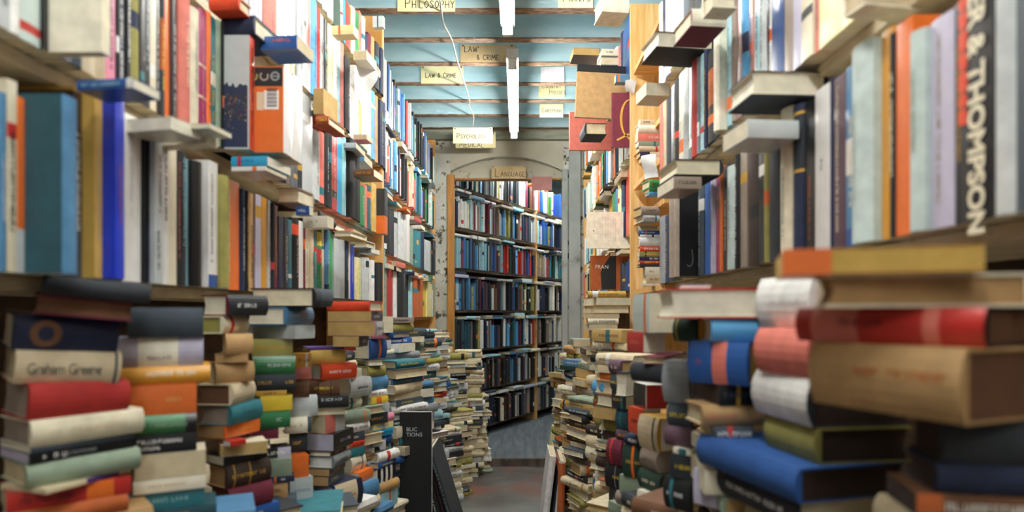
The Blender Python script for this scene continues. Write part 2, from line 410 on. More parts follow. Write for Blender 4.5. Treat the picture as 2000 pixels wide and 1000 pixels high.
# ---- plaster side, eye-level shelf
za = row(-1, LL[0], LX, 0, [
 (12,'steel',178), (33,'cream',152), (48,'orange',186,0,dict(bands=[(0,.25,'palegrey')],title=[])),
 (150,'steel',182,72,dict(hard=True,board='dkteal',title=[],bands=[],round=.5,page='cream',label='big teal cloth hardback standing out past its neighbours beside a thin orange spine')),  # one cover colour; board darker than spine, their different lighting put into the colours
 (160,'dkbrown',175,0,dict(bands=[(0,.3,'slate')])), (200,'ochre',168,24,dict(board='ochre',hard=False,title=[(.2,.7,.3,'beige',0)],bands=[])),
 (243,'royal',182,24,dict(hard=False,title=[(.3,.6,.2,'magenta',0)],bands=[])), (275,'white',214,0,dict(hard=False,title=[(.4,.9,.35,'palegrey',0)],bands=[])),
 (284,'black',250,0,dict(title=[],bands=[])), (292,'black',262,0,dict(title=[(.45,.95,.6,'paleyellow',0)],bands=[(0,.4,'navy')])), (318,'palegrey',272,10,dict(hard=False,title=[(.1,.35,.4,'navy',.1),(.5,.9,.4,'plum',-.1)],bands=[])), (330,'white',274,0,dict(title=[(.45,.95,.5,'black',0)],bands=[])),
 (345,'cream',282,0,dict(title=[],bands=[])), (353,'black',292,0,dict(title=[(.2,.9,.5,'salmon',0)])), (362,'charcoal',296,0,dict(title=[(.3,.95,.6,'aqua',0)])),
 (367,'aqua',310), (393,'black',312,8,dict(hard=True,title=[],bands=[],jacket=1)), (425,'white',312,14,dict(hard=False,title=[(.2,.9,.22,'grey',.2)],bands=[(0,.1,'blue')])),
 (447,'olive',340,6,dict(title=[],bands=[])), (467,'orange',346,0,dict(hard=False,title=[(.1,.9,.2,'cream',.3)],bands=[])), (477,'navy',368,0,dict(title=[(.2,.8,.4,'palegrey',0)])),
 (485,'black',372,0,dict(title=[(.1,.9,.5,'gold',0)])), (492,'tan',375), (497,'brown',378), (510,'lilac',378,0,dict(hard=False,title=[])), (521,'amber',384,0,dict(hard=False,title=[])),
 (528,'palegrey',390), (535,'black',395), (542,'maroon',400,0,dict(title=[(.2,.8,.4,'gold',0)])), (554,'navy',422), (563,'charcoal',424), (570,'teal',428), (583,'black',424,0,dict(bands=[(.78,.92,'redorange')])),
 (592,'white',430), (596,'maroon',436), (603,'cream',440), (611,'beige',444), (619,'teal',442), (628,'green',445,0,dict(bands=[(.5,.7,'red'),(.75,.95,'yellow')])), (633,'cream',446), (641,'steel',446), (649,'bright',448,0,dict(hard=False,title=[])),
 (673,'palegrey',452,3,dict(hard=False,bands=[(.94,1,'blue')],title=[])), (680,'navy',455), (684,'cream',458), (692,'royal',478,0,dict(hard=False,title=[(.3,.8,.4,'white',0)])), (704,'paleyellow',492,0,dict(bands=[(.9,1,'black')])), (720,'palegrey',500,3), (731,'white',505,0,dict(title=[])), (747,'black',510,3), (752,'sage',485)], 'eye-level shelf')
# ---- second shelf
zb = row(-1, LL[1], LX, 0, [
 (20,'palegrey',-60), (38,'white',-60), (78,'mint',-60,0,dict(hard=False)), (95,'black',-60), (215,'cream',-30,103,dict(hard=True,board='ivory',title=[],bands=[],round=.4,label='fat cream hardback jutting out with its pale board toward the aisle, above the teal one')),
 (225,'pink',-40), (233,'black',-40), (243,'navy',-40,0,dict(title=[(.1,.9,.5,'white',0)])), (255,'black',-40,0,dict(title=[(.3,.9,.6,'white',0)])), (270,'olive',-40,0,dict(title=[])), (283,'black',-40,0,dict(title=[])), (293,'charcoal',-40,0,dict(title=[(.3,.95,.6,'palegrey',0)])),
 (305,'cream',-30,0,dict(title=[])), (312,'black',-30), (321,'charcoal',-30,0,dict(bands=[(.35,.75,'rust')])), (331,'orange',-30,0,dict(hard=False)), (345,'charcoal',-30,0,dict(title=[(.05,.7,.55,'palegrey',0)])),
 (370,'salmon',-20,4,dict(hard=True,title=[(.3,.8,.25,'cream',0)],bands=[])), (387,'cream',8,0,dict(hard=True,title=[(.3,.8,.3,'grey',0)],bands=[])), (403,'magenta',12,0,dict(hard=False,title=[(.1,.95,.45,'pink',0)],bands=[(.3,.32,'beige'),(.55,.57,'beige')])),
 (411,'orange',20), (421,'teal',28), (430,'sage',36), (437,'black',42,0,dict(title=[(.05,.95,.6,'white',0)])),
 (497,'redorange',68,50,dict(hard=False,board='palegrey',D=.13,label='tall book whose grey cover shows a dark rocky landscape, thin red spine',castle=1,bands=[])),
 (590,'white',122,56,dict(hard=False,board='orange',D=.13,title=[(.05,.2,.05,'grey',0)],bands=[],barcode=1,side=1,label='fat white paperback with black and orange back cover and barcode')),
 (610,'palegrey',128,0,dict(hard=False,title=[])), (624,'palegrey',250), (632,'salmon',255), (641,'black',258,0,dict(title=[(.2,.8,.5,'white',0)])), (647,'charcoal',260), (658,'red',250,0,dict(hard=False)), (668,'cyan',262,0,dict(hard=False,title=[])), (675,'aqua',265), (703,'black',250,8,dict(hard=True,title=[],bands=[])),
 (712,'green',360), (717,'salmon',360), (724,'dkteal',360), (735,'ochre',356,0,dict(title=[])), (757,'charcoal',368,16,dict(hard=False,bands=[(0,.4,'orange')],bandall=1,title=[],side=1,label='black and orange handbook jutting out halfway along the row'))], 'second shelf')
# ---- third shelf
zc = row(-1, LL[2], LX, 470, [
 (490,'palegrey',-30), (512,'lilac',-30), (540,'salmon',-30), (555,'ivory',-30,0,dict(title=[])), (566,'white',-30), (577,'white',-30,0,dict(bands=[(0,.15,'olive')],title=[])), (590,'palegrey',-20), (598,'white',-20), (606,'salmon',-10), (618,'ltblue',-10), (625,'red',0), (632,'palegrey',5), (640,'black',18), (650,'paleyellow',28), (658,'white',40),
 (663,'aqua',60), (670,'salmon',80), (683,'black',108,3,dict(hard=True,title=[(.2,.8,.3,'palegrey',0)])), (692,'redorange',160,0,dict(hard=False)), (700,'white',120), (718,'paleyellow',120,6,dict(hard=False,title=[])), (724,'ivory',130), (731,'ltblue',140), (737,'tan',150), (752,'navy',168,5,dict(hard=True)), (758,'cream',170), (766,'white',180)], 'third shelf')
zd = row(-1, LL[3], LX, 622, [(640,'palegrey',-20), (650,'white',-20), (665,'dkgreen',-10,0,dict(title=[])), (668,'ivory',-10), (675,'cyan',-10,0,dict(hard=False)), (685,'red',0,0,dict(hard=False)), (693,'paleyellow',10), (700,'green',20), (706,'salmon',20), (712,'mint',30), (717,'navy',60), (724,'maroon',62), (730,'tan',70), (740,'charcoal',80,3), (748,'navy',92,3), (756,'black',110)], 'top shelf')
fill(-1, LL[2], LX, zc, 2.93, LP, 'third shelf'); fill(-1, LL[3], LX, zd, 2.93, LP, 'top shelf', hm=.225)
if za < 2.9: fill(-1, LL[0], LX, za, 2.93, LP, 'eye-level shelf')
fill(-1, LL[1], LX, zb, 2.93, LP, 'second shelf')
# ---- further plaster-side case
row(-1, L2[0], LX, 748, [(755,'sage',500), (767,'red',508,0,dict(hard=False,title=[])), (775,'white',512), (783,'black',515), (790,'black',525,0,dict(title=[(.6,.9,.4,'white',0)])), (797,'charcoal',528), (805,'aqua',525), (826,'rust',530,2,dict(hard=True,title=[])), (832,'yellow',545,0,dict(hard=False)), (844,'paleyellow',545,2,dict(hard=False,title=[]))], 'bottom shelf beyond')
z_ = row(-1, L2[1], LX, 752, [(760,'black',400), (769,'charcoal',405), (776,'palegrey',408), (786,'palegrey',410,0,dict(title=[])), (800,'white',412,2,dict(hard=False,title=[])), (806,'sage',440), (813,'teal',446,0,dict(title=[(.2,.8,.4,'aqua',0)])), (821,'teal',448), (828,'navy',450), (841,'palegrey',465,2)], 'middle shelf beyond')
fill(-1, L2[0], LX, LX*F/(CX-844), ZS, BP2, 'bottom shelf beyond'); fill(-1, L2[1], LX, z_, ZS, BP2, 'middle shelf beyond')
fill(-1, L2[2], LX, 2.98, ZS, LP, 'upper shelf beyond'); fill(-1, L2[3], LX, 2.98, ZS, LP, 'top shelf beyond', hm=.23)
# ---- pine side, eye-level shelf
ya = row(1, RL[0], RX, 2010, [
 (1985,'slate',-60,0,dict(title=[])), (1944,'palegrey',-80,0,dict(hard=True,title=[],bands=[])), (1875,'black',-80,4,dict(hard=False,title=[],bands=[],thompson=1,label='thick black spine lettered in big cream and red capitals')),
 (1866,'black',0), (1818,'lilac',15,2,dict(hard=False,title=[(.1,.9,.3,'taupe',.1)],bands=[],vary=0)), (1778,'mint',52,10,dict(hard=True,title=[(.4,.8,.25,'sage',0)],bands=[])), (1750,'orange',28,0,dict(hard=False,title=[],bands=[])), (1738,'black',62,0,dict(title=[(.3,.8,.5,'cream',0)])),
 (1722,'amber',48,0,dict(hard=False,title=[],bands=[])), (1664,'mint',72,16,dict(hard=True,title=[(.2,.7,.25,'sage',.2)],bands=[])), (1652,'steel',120,0,dict(bands=[(.4,.6,'white'),(0,.1,'blue')])), (1628,'plum',140,0,dict(hard=False,title=[(.1,.95,.3,'cream',.1)],bands=[])), (1622,'navy',150),
 (1592,'white',160,0,dict(hard=False,title=[(.5,.55,.3,'navy',0)],bands=[])), (1572,'black',190,0,dict(title=[(.1,.5,.3,'rust',0)],bands=[])), (1551,'navy',200,0,dict(bands=[(.55,.57,'gold'),(.93,.95,'gold'),(.57,.93,'charcoal')],title=[])), (1525,'cream',205,4,dict(hard=True,title=[(.15,.6,.3,'teal',0)],bands=[])),
 (1503,'charcoal',235,0,dict(title=[])), (1494,'olive',285), (1482,'black',285), (1462,'dkbrown',290,0,dict(hard=True,title=[(.1,.9,.3,'brown',.2)])), (1446,'taupe',285,0,dict(hard=False,title=[])), (1437,'black',300,0,dict(title=[(.1,.9,.5,'white',0)])), (1421,'mint',320,0,dict(hard=True,title=[(.3,.8,.3,'slate',0)])),
 (1412,'black',320), (1405,'orange',322,0,dict(hard=False,title=[])), (1398,'magenta',338,0,dict(title=[(.3,.8,.4,'pink',0)])), (1390,'lilac',345), (1378,'blue',352,0,dict(title=[])), (1365,'slate',362,0,dict(title=[(.1,.9,.3,'palegrey',0)])),
 (1308,'taupe',372,38,dict(hard=True,board='black',D=.10,title=[],bands=[],jay=1,side=1,label='book with a taupe spine and glossy black cover marked with a grey hook')), (1300,'navy',418), (1289,'grey',420,0,dict(hard=True))], 'eye-level shelf')
yb_ = row(1, RL[1], RX, 1665, [(1645,'paleyellow',-90), (1600,'paleyellow',-90,0,dict(hard=False,title=[])), (1592,'salmon',-90), (1565,'cream',-80,0,dict(hard=False,title=[])), (1549,'lilac',-80,0,dict(title=[])), (1532,'taupe',-70,0,dict(title=[])), (1507,'blue',-70,0,dict(hard=False,title=[],bands=[])), (1502,'white',-60),
 (1497,'navy',-60), (1485,'palegrey',-60,0,dict(title=[(.2,.8,.5,'slate',0)])), (1473,'aqua',-50), (1463,'salmon',-50,0,dict(bands=[(.2,.4,'navy'),(.5,.7,'lilac')])), (1450,'ltblue',-50,0,dict(title=[])), (1440,'maroon',-50), (1431,'taupe',-40), (1421,'aqua',-40),
 (1396,'ivory',30,16,dict(hard=True,title=[(.1,.9,.3,'grey',.2)],bands=[])), (1383,'black',90,0,dict(bands=[(.2,.3,'orange'),(.4,.8,'rust')])), (1376,'navy',95), (1369,'aqua',100), (1362,'grey',110), (1352,'red',105), (1345,'slate',120), (1336,'palegrey',130,0,dict(title=[])), (1327,'ivory',135), (1318,'black',140), (1311,'slate',145,0,dict(title=[])), (1303,'charcoal',150), (1297,'beige',150), (1289,'salmon',165)], 'second shelf')
row(1, RL[2], RX, 1420, [(1400,'palegrey',-60), (1385,'navy',-60), (1372,'white',-60), (1345,'black',-60), (1335,'slate',-50), (1322,'white',-50,0,dict(title=[])), (1310,'ivory',-40,0,dict(title=[])), (1300,'lilac',-40), (1294,'navy',-30), (1288,'white',-30)], 'third shelf')
# ---- pine side, the case beyond the pine post
for k_, (b_2, zn) in enumerate(zip(R2, ('bottom shelf beyond', 'middle shelf beyond', 'upper shelf beyond', 'top shelf beyond'))):
    if k_ == 3: z9 = row(1, b_2, RX, 1232, [(1217,'blue',20,0,dict(hard=False,title=[])), (1213,'navy',60), (1207,'red',78,0,dict(hard=False,title=[])), (1202,'white',90)], zn)
    elif k_ == 1: z9 = row(1, b_2, RX, 1230, [(1222,'redorange',322,0,dict(hard=False,title=[])), (1214,'navy',338), (1208,'paleyellow',345), (1203,'steel',350), (1197,'green',350), (1189,'amber',345,0,dict(hard=False,title=[]))], zn)
    elif k_ == 0: z9 = row(1, b_2, RX, 1230, [(1221,'blue',505,0,dict(hard=False,title=[])), (1213,'slate',510), (1206,'sage',515)], zn)
    else: z9 = 2.86
    fill(1, b_2, RX, z9, ZS, RP if k_ < 2 else LP, zn, hm=.2)
# ---- books lying on the shelves
def lies(side, items, th, zone): pile(zone, side, th, 1, items, floor=False)
fr = dict(free=True)
lies(-1, [(150,258,312,151,171,'L','blue',dict(Z=.862,title=[(.1,.75,.35,'aqua',0)],bands=[(.9,1,'white')],hard=False,side=.6,free=True))], 82, 'tops of the eye-level row')
lies(-1, [(236,334,345,226,252,'l','ivory',dict(Z=1.02,th=78,free=True,hard=False)), (300,400,425,262,280,'l','cream',dict(Z=1.10,th=80,free=True,hard=True)), (330,410,452,240,250,'l','mint',dict(Z=1.06,free=True,hard=False)),
 (452,522,568,304,323,'L','cyan',dict(Z=1.36,free=True,hard=False,title=[(.2,.6,.3,'blue',0)],side=.5)), (452,520,560,324,333,'L','white',dict(Z=1.36,free=True,hard=False,title=[])), (540,583,612,366,396,'l','taupe',dict(Z=1.62,free=True)), (578,604,612,402,420,'L','blue',dict(Z=1.62,free=True,hard=False,title=[(.2,.8,.3,'white',0)])), (592,640,652,421,444,'L','ivory',dict(Z=1.78,free=True,hard=False,title=[(.2,.6,.3,'grey',0)])),
 (650,686,716,450,462,'l','oldpaper',dict(Z=2.0,free=True)), (690,716,732,470,482,'l','white',dict(Z=2.2,free=True)), (700,725,742,484,494,'L','grey',dict(Z=2.25,free=True))], 84, 'tops of the eye-level row')
lies(-1, [(508,580,612,68,94,'L','blue',dict(Z=1.42,free=True,hard=False,title=[(.3,.8,.25,'orange',.15)],side=.5)), (618,642,676,226,243,'L','rust',dict(Z=1.9,free=True,hard=True,page='cream')), (612,632,660,172,222,'l','tan',dict(Z=1.92,free=True,page='oldpaper')), (690,730,748,330,344,'L','brown',dict(Z=2.3,free=True)), (690,716,728,262,272,'l','pink',dict(Z=2.1,free=True,hard=False))], 84, 'tops of the second row')
lies(-1, [(435,498,548,30,66,'L','navy',dict(Z=1.38,free=True,hard=True,title=[],side=1,label='wide dark blue volume lying flat high up, its underside toward the camera')), (410,468,476,-6,18,'L','redorange',dict(Z=1.34,free=True,hard=True,title=[])), (648,690,700,48,66,'L','paleyellow',dict(Z=2.02,free=True,title=[])), (690,716,735,98,116,'l','ivory',dict(Z=2.2,free=True)), (700,728,742,120,136,'l','beige',dict(Z=2.35,free=True)), (728,748,752,30,52,'L','palegrey',dict(Z=2.5,free=True))], 84, 'tops of the third row')
for b_2, zn in ((LL[1], 'second shelf'), (LL[2], 'third shelf')): lying(-1, CH+b_2-.0225-.05, LX, 1.9, 2.85, LP, zn, CH+b_2-.023, dens=.6)
for b_2, zn in ((L2[1], 'bottom shelf beyond'), (L2[2], 'middle shelf beyond'), (L2[3], 'upper shelf beyond')): lying(-1, CH+b_2-.0225-.055, LX, 3.0, 4.75, LP, zn, CH+b_2-.023, dens=.85)
lies(1, [(1422,1467,1612,137,186,'l','charcoal',dict(Z=1.13,hard=True,page='ivory',side=.3,th=3,label='thick hardback lying flat with cream pages toward the aisle, green on its underside')), (1412,1460,1560,232,268,'R','palegrey',dict(Z=1.12,th=5,free=True,hard=False))], 4, 'tops of the eye-level row')
lies(1, [(1284,1318,1408,310,342,'l','charcoal',dict(Z=1.52,hard=True,page='cream',side=.3)), (1284,1316,1370,344,368,'R','taupe',dict(Z=1.52,free=True,hard=False))], 4, 'tops of the eye-level row')
lies(1, [(1315,1350,1418,16,50,'R','ivory',dict(Z=1.42,hard=True,board='maroon',side=.5,title=[]))], 6, 'tops of the second row')
lies(1, [(1252,1282,1316,60,92,'l','black',dict(Z=1.72,hard=True,page='ivory',side=.5,free=True,D=.16)), (1242,1262,1308,160,186,'l','oldpaper',dict(Z=1.85,th=8,hard=False,free=True))], 8, 'tops of the second row')
lies(1, [(1372,1392,1440,-25,14,'r','cream',dict(Z=1.3,hard=True)), (1648,1690,1800,-40,8,'r','ivory',dict(Z=.86,th=10,hard=True,free=True,side=.4))], 6, 'tops of the second row')
lies(1, [(1160,1176,1228,-8,22,'R','ivory',dict(Z=2.3,th=8,hard=True,free=True,title=[])), (1113,1120,1172,93,107,'l','black',dict(Z=3.0,free=True)), (1134,1144,1185,240,262,'L','charcoal',dict(Z=3.0,free=True,D=.10)), (1166,1175,1208,95,108,'R','cream',dict(Z=2.95,free=True)), (1166,1174,1208,112,126,'l','palegrey',dict(Z=2.95,free=True)), (1199,1203,1228,145,160,'R','steel',dict(Z=2.84,free=True))], 4, 'tops of the row beyond')
for b_2, zn in ((R2[1], 'bottom shelf beyond'), (R2[2], 'middle shelf beyond'), (R2[3], 'upper shelf beyond')): lying(1, CH+b_2-.0225-.06, RX, 2.95, 4.7, PR, zn, CH+b_2-.023, dens=.8)
# ---- the pile standing on the eye-level plank between the two pine-side cases
pile('pile by the pine post', 1, 4, 2.36, [(1247,1250,1288,440,450,'L','cream',dict(hard=True)), (1245,1248,1288,450,458,'R','blue'), (1246,1250,1288,458,463,'R','white'), (1246,1249,1288,463,481,'R','white',dict(title=[])), (1245,1250,1288,481,491,'R','redorange',dict(title=[(.2,.9,.4,'white',0)])), (1245,1249,1288,491,501,'R','olive'), (1246,1249,1288,501,509,'R','navy',dict(title=[(.5,.95,.5,'white',0)])),
 (1246,1250,1288,509,516,'R','red'), (1243,1250,1288,516,521,'R','charcoal'), (1256,1260,1288,521,538,'R','ivory',dict(title=[(.3,.6,.5,'black',0)])), (1256,1262,1288,538,553,'R','beige',dict(title=[(.3,.95,.4,'brown',0)])), (1250,1256,1288,553,558,'R','ivory')], floor=False)
pile('upper pile by the pine post', 1, 4, 2.36, [(1246,1250,1278,233,243,'R','beige',dict(hard=False)), (1240,1246,1288,243,260,'R','ivory',dict(title=[])), (1240,1246,1288,260,275,'R','salmon',dict(title=[(.5,.95,.4,'white',0)])), (1241,1247,1288,275,285,'R','sage'), (1243,1248,1288,285,296,'R','beige'), (1243,1250,1288,296,306,'R','navy',dict(bands=[(.5,1,'cream')])), (1247,1252,1288,306,316,'R','ivory')], floor=False)
pile('middle pile by the pine post', 1, 10, 2.3, [(1252,1268,1290,350,366,'R','bright',dict(title=[])), (1256,1268,1290,366,374,'R','green'), (1258,1268,1290,374,380,'R','ltblue'), (1236,1252,1288,402,420,'R','taupe',dict(hard=True)), (1240,1256,1288,420,432,'R','palegrey')], floor=False)
# ------------------------------------------------------------------ piles, plaster side
pile('frontmost pile', -1, -8, .86, [
 (None,80,293,535,573,'R','charcoal',dict(tilt=7,th=0,hard=True,title=[],bands=[],side=.4)),
 (None,62,258,577,612,'r','brown',dict(tilt=7,th=0,hard=True,page='brown',board='maroon')),
 (0,20,228,612,683,'R','navy',dict(tilt=6,th=0,hard=True,jacket=1,title=[],bands=[],medal=1)),
 (0,24,232,686,750,'R','beige',dict(tilt=6,th=0,hard=True,title=[],bands=[(.93,.96,'slate')],greene=1)),
 (0,52,248,754,822,'R','red',dict(tilt=4,th=0,hard=True,title=[],bands=[],page='taupe')),
 (0,58,278,830,876,'R','cream',dict(th=7,hard=True,title=[(.15,.8,.25,'beige',0)],bands=[],page='taupe')),
 (0,60,262,874,886,'R','slate',dict(th=6,hard=False,title=[])),
 (0,57,262,886,908,'R','black',dict(th=6,hard=False,title=[(.12,.32,.45,'white',0),(.34,.6,.3,'grey',0)],bands=[],page='lilac')),
 (0,50,272,912,955,'R','sage',dict(th=13,hard=True,title=[],bands=[])),
 (0,90,255,955,966,'R','paper',dict(th=12,hard=False,bands=[(.45,.85,'purple')],title=[])),
 (0,12,256,966,1003,'R','red',dict(th=12,hard=False,bands=[(.62,.85,'orange')],title=[(.1,.5,.3,'maroon',0)])),
 (0,20,250,1003,1040,'R','rust')])
pile('second pile', -1, 12, 1.02, [
 (None,250,397,600,660,'R','slate',dict(th=22,hard=True,title=[],bands=[],side=.5)),
 (None,227,397,664,718,'R','lilac',dict(th=4,hard=True,title=[(.35,.6,.14,'taupe',-.2)],bands=[(.24,.7,'ivory')])),
 (None,236,411,720,754,'R','amber',dict(th=10,hard=True,jacket=1,title=[(.28,.82,.35,'ivory',.1)],bands=[])),
 (None,250,384,756,814,'R','orange',dict(th=13,hard=False,title=[(.55,.75,.12,'ochre',0)],bands=[])),
 (None,258,384,815,852,'R','green',dict(th=18,hard=True,jacket=1,bands=[(.82,1,'black')],title=[(.15,.8,.25,'sage',0)])),
 (None,262,384,853,890,'R','black',dict(th=18,hard=False,title=[(.05,.75,.2,'white',.15),(.05,.4,.2,'white',-.2)],bands=[])),
 (None,262,402,892,940,'r','cream',dict(th=20,hard=False,page='paper')),
 (None,260,402,941,968,'R','ivory',dict(th=22,hard=False,title=[(.2,.7,.15,'gold',0)])),
 (None,241,400,970,1003,'R','teal',dict(th=26,hard=False,title=[(.25,.75,.3,'aqua',0)],bands=[])),
 (None,262,423,1003,1030,'R','dkteal',dict(th=26,hard=False))])
pile('third pile', -1, 30, 1.24, [
 (393,443,520,575,617,'R','charcoal',dict(hard=True,th=12,jacket=1,board='maroon',title=[(.2,.68,.22,'white',0)],bands=[],page='ivory')),
 (340,433,481,614,652,'R','cream',dict(th=42,hard=True,title=[],bands=[(.25,.38,'red')],page='olive')),
 (None,440,493,652,692,'R','tan',dict(th=40,hard=True,title=[],bands=[])),
 (400,420,485,693,709,'r','tan',dict(th=20,hard=False,page='tan')),
 (400,420,495,709,750,'R','tan',dict(th=18,hard=True,title=[],bands=[])),
 (385,450,494,755,792,'R','beige',dict(th=48,hard=True,title=[],bands=[],page='brown')),
 (388,448,508,796,832,'R','teal',dict(th=38,hard=True,title=[(.3,.8,.2,'dkteal',0)],bands=[],page='taupe')),
 (385,438,507,834,858,'R','orange',dict(th=34,hard=False,title=[(.4,.8,.2,'gold',0)],page='tan')),
 (436,450,480,860,873,'R','red',dict(th=34,hard=False,title=[],page='white',Z=1.22)),
 (400,430,522,875,893,'r','cream',dict(th=30,hard=False,page='oldpaper')),
 (400,437,520,893,911,'R','black',dict(th=34,hard=False)),
 (403,441,527,912,957,'R','dkbrown',dict(th=38,hard=True,title=[(.1,.8,.3,'gold',0)],bands=[(.15,.17,'gold'),(.5,.52,'gold')],page='tan')),
 (408,446,531,959,1004,'R','maroon',dict(th=42,hard=True,title=[],bands=[],page='brown')),
 (410,450,546,1004,1030,'R','blue',dict(th=42,hard=False,title=[(.2,.6,.4,'white',0)]))])
pile('fourth pile', -1, 20, 1.46, [
 (467,612,646,562,599,'R','charcoal',dict(th=64,hard=True,title=[],bands=[(.3,1,'slate')],board='black',page='cream',D=.15)),
 (480,556,609,588,635,'R','steel',dict(th=38,hard=True,jacket=1,title=[(.1,.4,.4,'aqua',0)],bands=[],vary=0,page='ivory')),
 (480,576,586,636,662,'l','palegrey',dict(th=62,hard=False,page='palegrey',D=.06)),
 (None,492,572,662,696,'R','olive',dict(th=8,hard=False,title=[(.1,.9,.3,'gold',0)],bands=[])),
 (None,493,577,700,732,'R','green',dict(th=12,hard=True,jacket=1,title=[(.35,.85,.35,'palegrey',0)],bands=[])),
 (None,495,578,735,764,'R','charcoal',dict(th=14,hard=True,title=[(.1,.4,.3,'gold',0),(.75,.95,.3,'gold',0)],bands=[])),
 (None,500,560,764,774,'R','gold',dict(th=12,hard=False)),
 (None,508,571,774,804,'R','yellow',dict(th=26,hard=False,title=[],bands=[])),
 (None,504,566,804,838,'R','green',dict(th=26,hard=True,title=[(.5,.7,.2,'palegrey',0)],bands=[])),
 (None,487,544,840,860,'R','maroon',dict(th=20,hard=False)),
 (None,496,528,860,878,'r','cream',dict(th=20)),
 (None,503,568,878,898,'R','black',dict(th=30,hard=False,page='white',bands=[(.6,1,'lilac')])),
 (None,528,570,898,932,'R','sage',dict(th=22,hard=False,title=[],bands=[])),
 (None,530,575,932,944,'R','navy',dict(th=22,hard=False)), (None,520,562,944,975,'R','tan'), (None,525,580,975,1002,'R','slate')])
pile('fifth pile', -1, 20, 1.72, [
 (640,722,748,588,608,'L','redorange',dict(th=68,hard=True,page='cream',title=[])),
 (640,724,747,609,628,'R','slate',dict(th=62,hard=False,board='tan',page='oldpaper')),
 (640,732,748,628,656,'R','grey',dict(th=62,hard=False,board='pink',page='oldpaper',bands=[(.2,.9,'palegrey')])),
 (650,702,718,656,678,'R','black',dict(th=55,hard=False,page='oldpaper')),
 (590,602,672,678,684,'R','purple',dict(th=8,hard=True)),
 (590,606,674,684,712,'R','ochre',dict(th=8,hard=True,title=[],bands=[])),
 (600,627,695,713,743,'R','redorange',dict(th=16,hard=True,jacket=1,title=[(.2,.8,.4,'white',0)],bands=[],page='white',vary=0)),
 (None,602,664,746,774,'R','brown',dict(th=8,hard=True,bands=[(.3,.32,'black'),(.7,.72,'black')])),
 (None,622,681,775,797,'R','black',dict(th=10,hard=False,title=[(.1,.8,.3,'palegrey',.2)])),
 (None,612,678,797,812,'r','beige',dict(th=20)),
 (605,636,673,814,848,'R','salmon',dict(th=30,hard=False,page='paper',bands=[(.5,1,'palegrey')])),
 (600,652,690,852,882,'R','black',dict(th=45,hard=False,page='lilac',title=[(.3,.8,.4,'lilac',0)])),
 (600,646,675,883,892,'R','brown',dict(th=50,hard=True)),
 (600,650,682,893,916,'R','grey',dict(th=50,hard=True,page='white')),
 (590,644,674,918,931,'R','dkbrown',dict(th=50,hard=False,page='tan')),
 (592,642,672,932,950,'R','slate',dict(th=50,hard=False,page='tan')),
 (610,651,706,955,1003,'R','navy',dict(th=34,hard=True,jacket=1,bands=[(.05,.8,'beige')],title=[(.15,.7,.4,'rust',0)],page='lilac'))])
pile('small pile before the fifth', -1, 28, 1.40, [
 (None,573,608,690,718,'R','amber',dict(th=4,hard=False,title=[(.3,.9,.3,'black',0)],Z=1.6)),
 (None,577,608,719,741,'R','salmon',dict(th=4,hard=False,title=[],Z=1.6)),
 (None,572,604,746,776,'R','brown',dict(th=6,hard=True,title=[],Z=1.6)),
 (None,566,620,785,814,'R','palegrey',dict(th=20,hard=True,title=[],bands=[],Z=1.6)),
 (None,556,608,818,848,'R','ivory',dict(th=26,hard=True,title=[(.2,.6,.2,'gold',0)],bands=[(.85,1,'slate')],Z=1.58)),
 (None,565,600,850,885,'R','charcoal',dict(Z=1.6)),
 (None,562,603,900,936,'R','orange',dict(th=34,hard=False,title=[],Z=1.56,page='oldpaper')),
 (None,566,611,945,985,'R','palegrey',dict(th=34,hard=False,title=[(.2,.8,.25,'grey',0)],Z=1.56)),
 (None,565,608,985,1004,'R','brown',dict(Z=1.56))])
pile('sixth pile', -1, 38, 2.1, [
 (None,742,768,618,650,'L','white',dict(th=30,hard=False,title=[])), (None,726,752,650,662,'R','pink'), (690,722,753,664,702,'R','blue',dict(th=25,hard=True,title=[])), (680,720,750,702,716,'r','slate'), (690,718,751,716,738,'R','olive',dict(hard=True,title=[])), (690,724,756,738,764,'R','steel',dict(hard=True)), (700,720,755,764,777,'R','white'), (705,725,758,777,790,'R','yellow',dict(bands=[(.3,.6,'orange')],hard=False,title=[])), (700,718,760,790,813,'R','palegrey',dict(title=[(.2,.8,.2,'grey',0)])), (700,730,768,813,829,'R','pink',dict(title=[])), (700,730,768,829,842,'R','paleyellow'), (700,728,768,842,856,'R','cyan'),
 (690,722,764,856,874,'R','blue'), (700,732,768,874,886,'R','black'), (705,738,778,886,905,'R','white',dict(bands=[(.4,.55,'red')],title=[(.6,.9,.3,'gold',0)])), (705,740,772,905,917,'R','blue'), (705,738,772,917,946,'R','black',dict(bands=[(.15,.28,'white'),(.42,.55,'white'),(.69,.82,'white')],title=[],hard=False)), (705,740,778,946,966,'R','tan',dict(hard=True,title=[])), (700,742,776,966,1003,'R','aqua')])
pile('inner sixth pile', -1, 40, 1.95, [
 (645,672,722,806,830,'R','sage',dict(hard=True)), (645,676,720,831,849,'R','white',dict(hard=True)), (650,672,712,850,866,'R','slate'), (660,684,712,867,877,'R','redorange'), (660,684,712,878,895,'R','teal',dict(title=[])), (655,684,712,896,924,'R','cream',dict(hard=True)), (670,702,728,925,945,'R','orange',dict(title=[])), (680,708,738,946,978,'R','steel',dict(hard=True,title=[])), (680,712,740,978,1003,'R','beige')])
pile('outer sixth pile', -1, 40, 2.0, [(630,672,690,688,706,'R','charcoal'), (640,668,695,706,722,'R','paper'), (655,690,706,722,740,'R','ivory'), (650,682,724,752,778,'R','palegrey',dict(hard=True)), (645,665,705,778,800,'R','cream')])
